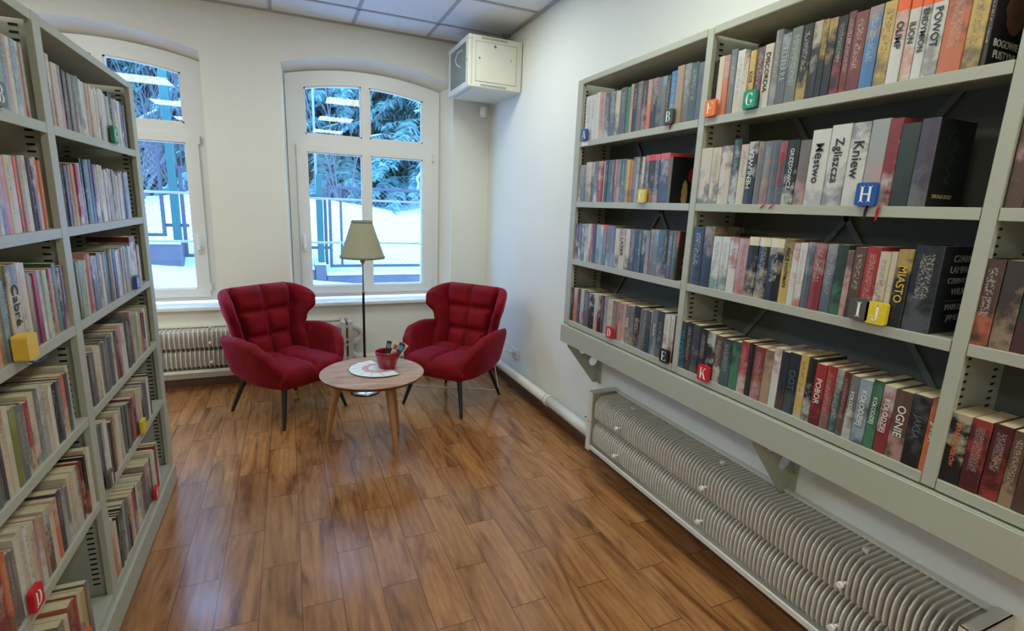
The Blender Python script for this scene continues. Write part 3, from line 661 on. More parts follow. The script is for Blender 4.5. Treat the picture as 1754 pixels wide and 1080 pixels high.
BOOKS = """
A1|2.479,2.421,w,0.222,;2.421,2.378,w,0.220,;2.378,2.340,w,0.224,;2.340,2.288,pk+cr,0.216,;2.288,2.248,sl+w,0.205,;2.248,2.199,sb+lg,0.204,;2.199,2.162,cr+dk,0.201,;2.162,2.113,sl,0.207,;2.113,2.087,gr,0.202,;2.087,2.065,pk,0.211,;2.065,2.028,dk,0.209,;2.028,1.993,gb,0.210,;1.993,1.961,dk+pk,0.207,;1.961,1.932,or+lg,0.206,;1.932,1.891,dk+pk,0.205,;1.891,1.861,g+dk,0.200,;1.861,1.833,g+lb,0.199,;1.833,1.810,dk,0.197,;1.810,1.775,bl+lb,0.208,;1.775,1.734,tan,0.220,;1.734,1.696,g+lg,0.219,;1.696,1.656,tl,0.215,;1.656,1.623,sb+g,0.208,;1.623,1.596,g+w,0.204,
A2|2.503,2.476,gb+w,0.191,;2.476,2.430,g+lg,0.192,;2.430,2.374,cr+sl,0.204,;2.374,2.342,sl+w,0.203,;2.342,2.307,g+w,0.203,;2.307,2.265,r+cr,0.202,;2.265,2.249,lg,0.202,;2.249,2.225,dg,0.204,;2.225,2.196,tl,0.203,;2.196,2.167,sl,0.202,;2.167,2.145,or+br,0.202,;2.145,2.111,g+pk,0.201,;2.111,2.081,sl+lb,0.200,;2.081,2.067,g,0.200,;2.067,2.040,y+sl,0.194,;2.040,2.020,or+br,0.189,;2.020,1.992,ggr,0.203,;1.992,1.970,lg+g,0.201,;1.970,1.951,nv+cr,0.201,;1.951,1.933,cr+g,0.200,;1.933,1.899,dk+pk/R,0.204,;1.899,1.868,dk+pk/R,0.205,;1.868,1.831,dk+pk/R,0.204,;1.831,1.771,dk+pk/R,0.205,;1.771,1.751,g+r,0.189,
A3|2.499,2.462,mar+cr,0.198,;2.462,2.435,sl+w,0.200,;2.435,2.400,g+w,0.199,;2.400,2.365,cr+g,0.202,;2.365,2.335,cr+g,0.202,;2.335,2.317,r+cr,0.203,;2.317,2.288,dk+tl,0.200,;2.288,2.253,lg+tl,0.202,;2.253,2.222,lb+w,0.202,;2.222,2.188,g+r/R,0.203,;2.188,2.152,g+w,0.201,;2.152,2.116,g+lb,0.201,;2.116,2.079,cr+nv,0.192,;2.079,2.030,cr+sl,0.192,LATER;2.030,1.995,cr+nv,0.193,;1.995,1.957,sl+nv,0.193,;1.957,1.932,dk+tl,0.192,;1.932,1.907,tl,0.194,;1.907,1.878,k+cr,0.193,;1.878,1.849,g+pk,0.193,;1.849,1.825,gb+pk,0.202,;1.825,1.790,g+lb,0.200,;1.790,1.751,tl+pk,0.202,;1.751,1.727,dk+lg,0.201,;1.727,1.699,sl+pu,0.202,;1.699,1.678,sl,0.204,;1.678,1.663,dk+or,0.203,
A4|2.511,2.473,dk,0.191,;2.473,2.432,or+cr,0.190,;2.432,2.396,dk+bl,0.194,;2.396,2.361,cr+r,0.198,;2.361,2.306,sl,0.197,;2.306,2.257,k+w,0.190,;2.257,2.221,cr+or,0.194,;2.221,2.193,k+w,0.196,;2.193,2.166,mar+pu,0.199,;2.166,2.129,lg+g,0.197,;2.129,2.088,cr+g,0.191,;2.088,2.049,g+lg,0.190,;2.049,2.035,or+mar,0.193,;2.035,2.004,pk+g,0.190,;2.004,1.977,pk+w,0.192,;1.977,1.944,g+cr,0.189,TAG;1.944,1.915,g+tan,0.191,;1.915,1.868,k+tan,0.197,BIEL;1.868,1.843,g+sl,0.191,;1.843,1.819,g+dk,0.190,;1.819,1.790,dk+sl,0.193,;1.790,1.778,bl+pk,0.203,;1.778,1.747,g+lg,0.209,DUKAJ;1.747,1.698,dk+g,0.208,DUKAJ;1.698,1.663,w+r,0.202,;1.663,1.638,w+r,0.207,;1.638,1.620,k+br,0.205,
B1|1.554,1.526,cr+w,0.205,;1.526,1.498,or+lg,0.202,;1.498,1.468,g+sb,0.215,;1.468,1.434,w+cr,0.205,;1.434,1.411,cr+dk,0.197,;1.411,1.385,y+dk,0.191,KOS;1.385,1.352,mar+g,0.195,;1.352,1.318,cr+w,0.196,DISCORDIA;1.318,1.290,g+lg,0.230,;1.290,1.255,sl+lg,0.211,FUTU.RE;1.255,1.217,ggr+g,0.219,;1.217,1.183,k+y,0.218,;1.183,1.152,k+cr,0.217,;1.152,1.132,k+y,0.214,;1.132,1.106,k+y,0.211,;1.106,1.078,k+r,0.209,;1.078,1.055,mar+r,0.213,;1.055,1.017,rb+mar,0.204,;1.017,0.980,bl+tan,0.206,;0.980,0.945,y+dk,0.207,;0.945,0.914,w+or/O,0.206,OLIMP;0.914,0.887,w+or/O,0.203,ILION;0.887,0.861,w+dk/O,0.201,ENDYMION;0.861,0.827,w+g/O,0.200,POWOT;0.827,0.776,or+dk,0.199,;0.776,0.740,y+dk,0.188,;0.740,0.729,k+dk,0.184,
B2|1.591,1.532,cr+nv,0.205,;1.532,1.488,cr+sl,0.203,;1.488,1.435,cr+nv,0.205,;1.435,1.402,dg+w,0.223,;1.402,1.366,cr+pk,0.203,;1.366,1.327,nv+w,0.209,^MENUWEA;1.327,1.302,g+tan,0.205,;1.302,1.268,g+or,0.205,;1.268,1.240,sl+g,0.204,;1.240,1.211,sl+r,0.199,GRZĘDOWICZ;1.211,1.169,k+w,0.199,GRZĘDOWICZ;1.169,1.130,gb+pk,0.195,;1.130,1.071,w+lg,0.220,Męstwo;1.071,1.011,w+sb,0.227,Zgliszcza;1.011,0.959,w+sb,0.226,Kniew;0.959,0.911,lg+pk,0.228,;0.911,0.879,rd+w,0.225,;0.879,0.833,dg+dk,0.208,;0.833,0.791,pu+g,0.214,
B3|1.582,1.525,nk+sl,0.227,;1.525,1.474,nk+tan,0.232,;1.474,1.432,w+gr,0.196,;1.432,1.395,w+tl,0.198,;1.395,1.357,w+r,0.198,;1.357,1.311,pk+r,0.197,;1.311,1.270,k+cr/C,0.206,;1.270,1.225,k+cr/C,0.206,;1.225,1.172,k+cr/C,0.207,;1.172,1.138,y+k,0.210,ALICE HOFFMAN;1.138,1.113,w+r,0.199,;1.113,1.088,w+r,0.201,;1.088,1.062,sl+lg,0.204,;1.062,1.026,rd+pk,0.203,;1.026,0.993,sb+lg,0.204,;0.993,0.962,dg+gr,0.205,;0.962,0.944,pk+k,0.191,;0.944,0.912,br+dk,0.203,;0.912,0.874,rr+cr,0.207,;0.874,0.845,cr+dk,0.196,;0.845,0.828,cr+dk,0.198,;0.828,0.791,nk+y,0.206,MIASTO;0.791,0.726,nk+sl,0.221,
B4|1.599,1.562,dg+bl,0.196,STUDIO;1.562,1.526,k+br,0.198,;1.526,1.487,dk+g,0.197,;1.487,1.446,k+dk,0.189,;1.446,1.405,k+w,0.186,;1.405,1.367,br+w,0.183,;1.367,1.324,tl+k,0.180,;1.324,1.285,gr+k,0.182,;1.285,1.249,rr+w,0.192,;1.249,1.223,k+dk,0.190,;1.223,1.183,rd+pk,0.189,;1.183,1.147,tan+br,0.188,;1.147,1.119,w+r,0.204,;1.119,1.092,nv+br,0.199,;1.092,1.052,nk+tl,0.203,OOT;1.052,1.024,y+cr,0.207,;1.024,0.996,k+w,0.204,;0.996,0.963,rr+k,0.195,POBOR;0.963,0.935,rr+g,0.198,;0.935,0.909,tl+cr,0.197,;0.909,0.889,mar+g,0.195,;0.889,0.863,g+w,0.192,KOŁODZIEJ;0.863,0.827,lb+k,0.190,KOŁODZIEJ;0.827,0.800,gr+k,0.199,KOŁODZIEJ;0.800,0.767,rd+w,0.193,KOŁODZIEJ;0.767,0.725,br+pk,0.192,OGNIE;0.725,0.684,k+sl,0.195,JAKSA;0.684,0.651,or+br,0.196,JAKSA
C3|0.642,0.604,mb+or,0.202,;0.604,0.564,pd+tan,0.202,;0.564,0.527,dg+mar,0.205,
C4|0.642,0.596,k+cr,0.179,STARCIE KRÓLÓW;0.596,0.557,md+r,0.181,;0.557,0.519,md+r,0.183,;0.519,0.493,br+tan,0.182,;0.493,0.466,mb+br,0.187,
L1|2.004,2.017,nv+pk,0.200,;2.017,2.048,pk+w,0.201,;2.048,2.087,cr+pk,0.184,;2.087,2.124,pk+g,0.187,;2.124,2.144,nv+g,0.180,;2.144,2.165,g+sl,0.179,;2.165,2.191,gb+g,0.178,;2.191,2.213,pk+g,0.178,;2.213,2.229,g+g,0.182,;2.229,2.257,g+cr,0.182,;2.257,2.280,g+cr,0.187,;2.280,2.301,w+mar,0.181,;2.301,2.328,cr+w,0.178,;2.328,2.344,pk+cr,0.178,;2.344,2.365,pk+cr,0.180,;2.365,2.394,cr+tan,0.178,;2.394,2.424,cr+w,0.172,;2.424,2.446,cr+w,0.181,;2.446,2.465,cr+w,0.175,;2.465,2.483,w+sl,0.184,;2.483,2.508,w+w,0.187,;2.508,2.529,w+lb,0.183,;2.529,2.545,w+w,0.179,;2.545,2.567,lb+w,0.179,;2.567,2.583,w+lb,0.174,;2.583,2.606,dg+w,0.194,;2.606,2.623,dg+w,0.190,;2.623,2.643,tan+pu,0.178,;2.643,2.664,tan+tan,0.174,;2.664,2.698,w+sb,0.181,;2.698,2.720,w+lg,0.180,;2.720,2.745,lg+lg,0.180,;2.745,2.777,br+w,0.178,;2.777,2.805,br+g,0.175,
L2|2.015,2.033,nv+pu,0.189,;2.033,2.053,pu+g,0.184,;2.053,2.073,mar+pk,0.189,;2.073,2.093,pk+w,0.187,;2.093,2.111,pk+cr,0.192,;2.111,2.130,pk+cr,0.188,;2.130,2.160,rr+w,0.194,;2.160,2.183,w+g,0.198,;2.183,2.204,k+cr,0.215,;2.204,2.233,dk+g,0.212,;2.233,2.262,g+tl,0.215,;2.262,2.291,nv+pu,0.217,;2.291,2.322,pm+w,0.202,;2.322,2.348,w+sb,0.202,;2.348,2.369,cr+sb,0.204,;2.369,2.402,w+lg,0.203,;2.402,2.423,w+pk,0.187,;2.423,2.442,w+pk,0.190,;2.442,2.465,rd+w,0.182,;2.465,2.492,tan+cr,0.196,;2.492,2.513,cr+g,0.195,;2.513,2.538,g+w,0.195,;2.538,2.557,lg+w,0.189,;2.557,2.582,y+tan,0.180,;2.582,2.603,cr+g,0.173,;2.603,2.626,w+lb,0.185,;2.626,2.643,w+w,0.182,;2.643,2.665,sb+w,0.192,;2.665,2.685,sb+g,0.188,;2.685,2.712,lg+cr,0.192,;2.712,2.736,lg+g,0.194,
L3|2.020,2.043,ol+dg,0.185,;2.043,2.077,yg+ol,0.188,;2.077,2.094,lgn+w,0.181,;2.094,2.113,lgn+lgn,0.183,;2.113,2.135,rp+pk,0.199,;2.135,2.160,pk+rp,0.201,;2.160,2.193,sl+w,0.189,;2.193,2.227,gb+pk,0.187,;2.227,2.256,br+cr,0.196,;2.256,2.272,w+cr,0.191,;2.272,2.292,cr+w,0.183,;2.292,2.323,ggr+g,0.190,;2.323,2.344,dg+tl,0.194,;2.344,2.362,ggr+g,0.192,;2.362,2.381,tan+g,0.191,;2.381,2.402,tan+g,0.194,;2.402,2.436,nv+bl,0.191,;2.436,2.463,w+pk,0.178,;2.463,2.493,w+w,0.184,;2.493,2.512,tan+br,0.187,;2.512,2.531,tan+w,0.180,;2.531,2.554,lg+w,0.187,;2.554,2.577,lg+w,0.191,;2.577,2.596,lg+cr,0.185,;2.596,2.617,g+lg,0.191,;2.617,2.638,w+lg,0.184,;2.638,2.659,cr+g,0.183,;2.659,2.746,w+mar/M,0.220,;2.746,2.767,tan+br,0.182,;2.767,2.792,cr+tan,0.176,
L4|2.024,2.049,sl+g,0.180,;2.049,2.070,g+sl,0.181,;2.070,2.101,cr+tan,0.195,;2.101,2.120,cr+br,0.190,;2.120,2.139,w+cr,0.183,;2.139,2.163,gb+g,0.192,;2.163,2.191,g+g,0.185,;2.191,2.217,sl+g,0.189,;2.217,2.239,g+g,0.192,;2.239,2.268,sb+tl,0.187,;2.268,2.289,cr+g,0.193,;2.289,2.312,g+g,0.197,;2.312,2.331,sl+nv,0.191,;2.331,2.355,rd+pk,0.191,;2.355,2.383,pk+g,0.196,;2.383,2.406,w+pk,0.197,;2.406,2.432,w+pk,0.196,;2.432,2.455,tl+lb,0.202,;2.455,2.475,sl+g,0.200,;2.475,2.499,gb+k,0.190,;2.499,2.519,k+g,0.187,;2.519,2.543,g+pk,0.223,;2.543,2.565,pk+w,0.220,;2.565,2.594,lgn+g,0.204,;2.594,2.632,yg+lgn,0.193,;2.632,2.663,lgn+w,0.199,;2.663,2.684,y+or,0.183,;2.684,2.700,or+y,0.182,;2.700,2.721,pu+pk,0.181,;2.721,2.746,pm+w,0.177,;2.746,2.762,cr+w,0.195,;2.762,2.782,w+w,0.189,;2.782,2.802,yg+ol,0.196,;2.802,2.818,ol+w,0.192,
L5|2.021,2.038,g+sl,0.228,;2.038,2.055,sl+g,0.230,;2.055,2.079,w+g,0.218,;2.079,2.111,w+w,0.219,;2.111,2.133,pu+br,0.194,;2.133,2.159,br+pu,0.195,;2.159,2.184,tan+y,0.178,;2.184,2.202,cr+tan,0.199,;2.202,2.227,w+cr,0.193,;2.227,2.252,cr+g,0.197,;2.252,2.271,cr+g,0.203,;2.271,2.289,tl+g,0.195,;2.289,2.308,g+g,0.193,;2.308,2.331,k+g,0.188,;2.331,2.356,g+g,0.188,;2.356,2.379,k+dk,0.178,;2.379,2.406,dk+dk,0.175,;2.406,2.437,rp+pu,0.184,;2.437,2.462,pu+pk,0.178,;2.462,2.480,pm+pk,0.180,;2.480,2.508,cr+tan,0.194,;2.508,2.535,cr+g,0.187,;2.535,2.563,cr+y,0.180,;2.563,2.590,nv+w,0.185,;2.590,2.617,sl+g,0.190,;2.617,2.646,sl+g,0.178,;2.646,2.667,pk+w,0.186,;2.667,2.684,w+w,0.189,;2.684,2.718,k+br,0.196,
L6|2.011,2.040,or+w,0.231,;2.040,2.073,cr+br,0.200,;2.073,2.094,k+g,0.208,;2.094,2.113,dk+w,0.202,;2.113,2.133,g+dk,0.206,;2.133,2.152,dk+w,0.211,;2.152,2.178,lg+g,0.217,;2.178,2.198,g+g,0.214,;2.198,2.218,nv+tan,0.202,;2.218,2.233,nv+w,0.196,;2.233,2.253,pk+cr,0.202,;2.253,2.272,cr+pk,0.199,;2.272,2.305,rr+pk,0.195,;2.305,2.331,k+w,0.195,;2.331,2.351,w+w,0.193,;2.351,2.374,cr+g,0.189,;2.374,2.391,w+g,0.188,;2.391,2.423,lg+tan,0.179,;2.423,2.457,nv+g,0.178,;2.457,2.486,sl+nv,0.178,;2.486,2.521,gb+pk,0.201,;2.521,2.562,g+w,0.197,;2.562,2.589,k+dk,0.194,;2.589,2.604,cr+g,0.211,;2.604,2.624,w+w,0.216,;2.624,2.641,cr+w,0.194,;2.641,2.662,cr+w,0.195,;2.662,2.689,rr+mar,0.211,;2.689,2.720,w+g,0.209,
M1|1.656,1.684,lg+g,0.185,;1.684,1.715,w+sl,0.185,;1.715,1.738,lb+g,0.185,;1.738,1.755,lb+g,0.178,;1.755,1.774,pk+cr,0.185,;1.774,1.797,w+cr,0.184,;1.797,1.824,lb+w,0.185,;1.824,1.845,pk+w,0.185,;1.845,1.863,tan+r,0.185,
M2|1.550,1.579,lg+w,0.185,;1.579,1.599,lg+pk,0.185,;1.599,1.618,lg+w,0.188,;1.618,1.642,pk+pu,0.185,;1.642,1.667,or+pk,0.186,;1.667,1.696,cr+w,0.189,;1.696,1.717,cr+tan,0.190,;1.717,1.734,or+br,0.190,;1.734,1.754,tan+or,0.192,;1.754,1.780,w+pk,0.194,;1.780,1.797,nv+k,0.192,;1.797,1.813,pu+sl,0.191,;1.813,1.832,pm+w,0.190,;1.832,1.854,cr+or,0.195,;1.854,1.872,or+or,0.187,
M3|1.454,1.482,g+w,0.207,;1.482,1.507,or+cr,0.195,;1.507,1.538,tan+g,0.196,;1.538,1.560,lb+g,0.195,;1.560,1.580,pu+nv,0.194,;1.580,1.635,cr+nv,0.227,Cabré;1.635,1.661,cr+pu,0.227,;1.661,1.684,cr+w,0.224,;1.684,1.705,tan+pu,0.192,;1.705,1.723,pu+tan,0.185,;1.723,1.751,rr+mar,0.190,;1.751,1.776,w+lb,0.193,;1.776,1.802,lgn+w,0.191,;1.802,1.824,k+cr,0.183,;1.824,1.849,or+tan,0.190,;1.849,1.878,gr+dg,0.201,;1.878,1.901,pu+w,0.185,;1.901,1.929,mar+pk,0.188,
M4|1.360,1.393,g+lg,0.230,;1.393,1.409,ggr+g,0.221,;1.409,1.428,dg+g,0.225,;1.428,1.443,pu+pk,0.210,;1.443,1.466,cr+or,0.208,;1.466,1.488,cr+w,0.211,;1.488,1.517,ol+yg,0.199,;1.517,1.550,g+sl,0.195,;1.550,1.572,g+cr,0.186,;1.572,1.595,rr+cr,0.184,;1.595,1.627,cr+tl,0.195,;1.627,1.651,g+lg,0.194,;1.651,1.677,lg+w,0.198,;1.677,1.703,cr+tan,0.178,;1.703,1.724,w+w,0.180,;1.724,1.757,k+dg,0.178,;1.757,1.775,sl+pu,0.178,;1.775,1.791,g+w,0.182,;1.791,1.821,or+cr,0.183,;1.821,1.843,pu+g,0.180,;1.843,1.861,lgn+cr,0.196,
M5|1.255,1.295,rd+or,0.235,;1.295,1.347,rd+w,0.235,;1.347,1.373,or+br,0.206,;1.373,1.394,gb+sl,0.194,;1.394,1.413,g+g,0.188,;1.413,1.436,w+cr,0.207,;1.436,1.460,cr+w,0.213,;1.460,1.481,w+lg,0.203,;1.481,1.501,cr+lg,0.196,;1.501,1.523,pk+w,0.191,;1.523,1.549,pk+w,0.192,;1.549,1.571,tan+br,0.178,;1.571,1.600,br+w,0.184,;1.600,1.633,cr+tan,0.178,;1.633,1.656,or+cr,0.179,;1.656,1.688,nv+pu,0.187,;1.688,1.716,lg+g,0.179,;1.716,1.736,g+w,0.172,;1.736,1.772,cr+lg,0.191,;1.772,1.801,cr+lg,0.193,;1.801,1.824,lgn+dg,0.190,;1.824,1.839,rd+mar,0.196,;1.839,1.858,mar+w,0.190,;1.858,1.880,nv+or,0.196,;1.880,1.903,cr+tan,0.209,;1.903,1.925,w+cr,0.202,
M6|1.550,1.584,tan+g,0.205,;1.585,1.611,cr+tan,0.200,;1.612,1.654,mar+or,0.213,;1.655,1.682,rr+mar,0.200,;1.684,1.711,cr+br,0.200,;1.712,1.738,y+or,0.186,;1.740,1.772,g+sl,0.190,
"""
ROWZ = {'A1': 1.857, 'A2': 1.541, 'A3': 1.225, 'A4': .873, 'B1': 1.857, 'B2': 1.541, 'B3': 1.225, 'B4': .873, 'C3': 1.225, 'C4': .873, 'C2': 1.541, 'C1': 1.857,
        'L1': 1.682, 'L2': 1.385, 'L3': 1.088, 'L4': .788, 'L5': .488, 'L6': .130, 'M1': 1.682, 'M2': 1.385, 'M3': 1.088, 'M4': .788, 'M5': .488, 'M6': .130}
ROWN = {'A1': 'top', 'A2': 'second', 'A3': 'third', 'A4': 'bottom', 'L1': 'top', 'L2': 'second', 'L3': 'third', 'L4': 'fourth', 'L5': 'fifth', 'L6': 'bottom'}
for k in 'BC':
    for q in '1234': ROWN[k + q] = ROWN['A' + q]
for q in '123456': ROWN['M' + q] = ROWN['L' + q]
BAYN = {'A': 'far bay, wall bookcase', 'B': 'middle bay, wall bookcase', 'C': 'near bay, wall bookcase', 'L': 'far bay, left bookcase', 'M': 'near bay, left bookcase'}
rows = {}
for line in BOOKS.strip().split('\n'):
    k, d = line.split('|'); L_ = []
    for it in d.split(';'):
        a, b_, c_, h, ti = it.split(','); L_.append([float(a), float(b_), c_, float(h), ti])
    rows[k] = L_
rows['C2'] = [[.634, .600, 'br+pk', .215, ''], [.600, .560, 'dk+g', .21, ''], [.560, .520, 'dg+tan', .21, '']]
rows['C1'] = [[.634, .60, 'nv+g', .21, ''], [.60, .56, 'k+w', .2, '']]

COVER_DONE = {('A2', 24): 'cover_girl', ('A3', 26): 'cover_brown', ('B1', 26): 'cover_desert', ('B2', 18): 'cover_green', ('B3', 22): 'cover_wolf'}
def rgb(k):
    c_ = lin(PAL[k][0]); L_ = .3 * c_[0] + .59 * c_[1] + .11 * c_[2]
    return tuple(max(0.0, (v * .82 + L_ * .18) * .80) for v in c_)
def cover_parts(t, h, dp, sr, hard):
    """local: spine faces -X at x=0, boards run to x=dp; z 0..h; y across"""
    cv = MB(); pc = []
    tt = .0016 if not hard else .0028
    y0, y1 = -t / 2, t / 2; r = min(.004, t * .25)
    # outline (plan) outside then inside; spine slightly rounded
    outer = [(dp, y0), (r * .6, y0), (0.0006, y0 + r * .45), (-.0012 if hard else 0, 0), (0.0006, y1 - r * .45), (r * .6, y1), (dp, y1)]
    inner = [(dp, y1 - tt), (tt, y1 - tt), (tt, y0 + tt), (dp, y0 + tt)]
    n = len(outer)
    vs = []; 
    for z in (0, h):
        vs += [(x, y, z) for x, y in outer] + [(x, y, z) for x, y in inner]
    N = n + 4; fs = []
    for i in range(N): fs.append((i, (i + 1) % N, N + (i + 1) % N, N + i))
    # top / bottom rims
    def rim(o, flip):
        q = [(0, 1, n + 2, n + 3), (1, 2, n + 2), (2, 3, n + 2), (3, n + 1, n + 2), (3, 4, n + 1), (4, 5, n + 1), (5, 6, n, n + 1)]
        return [tuple((i + o) for i in (f if flip else f[::-1])) for f in q]
    fs += rim(0, False) + rim(N, True)
    fs = [f[::-1] for f in fs]
    cv.add(vs, fs)
    for i in range(2 * N):
        x, y, z = vs[i]
        pc.append((x + (y - y0), z / h, (y - y0) / t if x < .004 else 2.0 + (y > 0)))
    return cv, pc
def set_attr(me, c1, c2, c3, pc, per=None):
    nv = len(me.vertices)
    for nm, val in (('c1', c1), ('c2', c2), ('c3', c3)):
        a = me.attributes.new(nm, 'FLOAT_COLOR', 'POINT'); a.data.foreach_set('color', (list(val) * nv) if per is None else [v for p in per[nm] for v in p])
    a = me.attributes.new('pc', 'FLOAT_VECTOR', 'POINT'); a.data.foreach_set('vector', [v for p in pc for v in p])
BANDC = {'R': (200, 72, 66), 'O': (226, 96, 40), 'C': (214, 200, 168), 'M': (96, 26, 34)}
_tm = {}
def tmat(k):
    if k not in _tm: _tm[k] = mat('print_' + PAL[k][1].replace(' ', '_').replace('-', '_'), PAL[k][0], 0.5, noise=0.03)
    return _tm[k]

allb = []
for rk, L_ in rows.items():
    for i, (a, b_, cs, h, ti) in enumerate(L_):
        bandk = cs.split('/')[1] if '/' in cs else ''
        ck = cs.split('/')[0].split('+'); k1 = ck[0]; k2 = ck[1] if len(ck) > 1 else ck[0]
        yc = (a + b_) / 2; t = max(.008, abs(b_ - a) - .0012); left = rk[0] in 'LM'
        x = XLf if left else XF; dist2 = x * x + yc * yc + (ROWZ[rk] + h / 2 - 1.5) ** 2
        area = t * h * abs(x) / dist2 ** 1.5
        # in view?
        allb.append(dict(row=rk, i=i, n=len(L_), yc=yc, t=t, h=h, k1=k1, k2=k2, band=bandk, title=ti, left=left, area=area, prev=L_[i - 1] if i else None, nxt=L_[i + 1] if i + 1 < len(L_) else None))
def colname(cs): return PAL[cs.split('/')[0].split('+')[0]][1]
order = sorted(range(len(allb)), key=lambda q: -(allb[q]['area'] + (10 if not allb[q]['left'] or allb[q]['title'] else 0)))
single = set(order[:300])
NUM = ['first', 'second', 'third', 'fourth', 'fifth', 'sixth', 'seventh', 'eighth', 'ninth', 'tenth', 'eleventh', 'twelfth', 'thirteenth', 'fourteenth', 'fifteenth', 'sixteenth', 'seventeenth', 'eighteenth', 'nineteenth', 'twentieth'] + ['twenty-' + q for q in ('first', 'second', 'third', 'fourth', 'fifth', 'sixth', 'seventh', 'eighth', 'ninth')] + ['thirtieth'] + ['thirty-' + q for q in ('first', 'second', 'third', 'fourth', 'fifth', 'sixth', 'seventh', 'eighth', 'ninth')]
SAFE = {'LATER', 'TAG', 'DISCORDIA', 'MENUWEA', 'Męstwo', 'Zgliszcza', 'Kniew', 'MIASTO', 'STUDIO', 'OOT', 'POBOR', 'OGNIE', 'STARCIE KRÓLÓW', 'OLIMP', 'ILION', 'ENDYMION'}
def blabel(b):
    c_ = PAL[b['k1']][1]; th = 'thick ' if b['t'] > .044 else ('slim ' if b['t'] < .022 else '')
    loc = '%s shelf, %s' % (ROWN[b['row']], BAYN[b['row'][0]])
    ti = b['title'].strip('^')
    if ti in SAFE: return '%s book titled %s, %s' % (c_, ti, loc)
    if b['prev'] is None: return '%s%s book at the left end, next to %s one, %s' % (th, c_, colname(b['nxt'][2]), loc)
    if b['nxt'] is None: return '%s%s book at the right end, next to %s one, %s' % (th, c_, colname(b['prev'][2]), loc)
    return '%s%s book between %s and %s ones, %s' % (th, c_, colname(b['prev'][2]), colname(b['nxt'][2]), loc)
labs = {}
for q in sorted(single): labs.setdefault(blabel(allb[q]), []).append(q)
lab = {}
for k, qs in labs.items():
    for q in qs:
        b = allb[q]
        lab[q] = k if len(qs) == 1 and len(k.replace('-', ' ').split()) <= 16 else '%s book, %s from left, %s shelf, %s' % (PAL[b['k1']][1], NUM[b['i']], ROWN[b['row']], BAYN[b['row'][0]])
rnd = random.Random(11)
stf = MB(); spc = []; sper = {'c1': [], 'c2': [], 'c3': []}; sp = MB()
def dims(b):
    left = b['left']; hard = rnd.random() < .35
    dp = rnd.uniform(.128, .142) * (b['h'] / .2) if not left else rnd.uniform(.12, .14) * (b['h'] / .19)
    dp = min(dp, .165 if not left else .2)
    if not left and b['row'][0] in 'AB': dp = min(.165, dp)
    off = rnd.uniform(.004, .009)
    z = ROWZ[b['row']] + .0005
    X = (XF + off) if not left else (XLf - off)
    return hard, dp, X, z
for q, b in enumerate(allb):
    hard, dp, X, z = dims(b)
    if (b['row'], b['i']) in COVER_DONE: dp = .158; hard = True
    cv, pc = cover_parts(b['t'], b['h'], dp, 0, hard)
    seed = rnd.random()
    style = (0.9 if rnd.random() < .62 else 0.45) if not b['title'] else (0.3 if b['k1'] != b['k2'] else 0.1)
    if b['k1'] == b['k2']: style = (0.9 if rnd.random() < .62 else 0.45) if not b['title'] else 0.1
    c1 = (*rgb(b['k1']), style); c2 = (*rgb(b['k2']), seed)
    c3 = (*lin(BANDC.get(b['band'], (0, 0, 0))), {'': 0.0, 'R': .12, 'O': .16, 'C': .14, 'M': .1}[b['band']])
    ins = .0004 if not hard else .003; tt = .0016 if not hard else .0028
    if q in single:
        r = empty('book', (X, b['yc'], z), PI if b['left'] else 0.0)
        tag(r, lab[q], 'book', '%s shelf books, %s' % (ROWN[b['row']], BAYN[b['row'][0]]))
        o = cv.build('cover', M_cover, r); set_attr(o.data, c1, c2, c3, pc)
        pg = MB(); pg.box(tt, dp - ins - .001, -b['t'] / 2 + tt, b['t'] / 2 - tt, ins, b['h'] - ins); pg.build('page_block', M_pages, r)
        b['obj'] = r; b['dp'] = dp
        ti = b['title']
        if ti:
            upw = ti.startswith('^'); ti = ti.strip('^'); k = b['k2']
            if PAL[b['k1']][0][0] > 190 and ti in ('Męstwo', 'Zgliszcza', 'Kniew', 'OLIMP', 'ILION', 'ENDYMION', 'POWOT', 'LATER', 'Cabré', 'DISCORDIA'): k = 'k'
            if b['k1'] in ('or', 'br', 'rd', 'rr', 'lb', 'gr', 'g') : k = 'w'
            if ti.startswith('STARCIE'): k = 'or'
            hh = b['h']; ln = hh * (.62 if len(ti) > 5 else .45); xo = -.0016
            xd, yd = ((0, 0, -1), (0, -1, 0)) if not upw else ((0, 0, 1), (0, 1, 0))
            put_text('title', ti, ln, b['t'] * .55, tmat(k), r, (xo, 0, hh * .56), xd, yd)
    else:
        s = -1 if b['left'] else 1
        pts = [(X + s * x, b['yc'] + s * y, z + zz) for x, y, zz in cv.v]
        stf.add(pts, cv.f); spc += pc
        for nm, v in (('c1', c1), ('c2', c2), ('c3', c3)): sper[nm] += [v] * len(pts)
        xa, xb = sorted((X + s * tt, X + s * (dp - ins - .001)))
        sp.box(xa, xb, b['yc'] - b['t'] / 2 + tt, b['yc'] + b['t'] / 2 - tt, z + ins, z + b['h'] - ins)
r = empty('books', (-.7, 2.4, 0)); tag(r, 'remaining narrow books filling the lower and farther shelves of the left bookcase', 'books', kind='stuff')
o = stf.build('covers', M_cover, r); set_attr(o.data, None, None, None, spc, sper); o.matrix_parent_inverse = Matrix.Translation((.7, -2.4, 0)); o['kind'] = 'stuff'
o = sp.build('page_blocks', M_pages, r); o.matrix_parent_inverse = Matrix.Translation((.7, -2.4, 0)); o['kind'] = 'stuff'
bk = {(b['row'], b['i']): b for b in allb}

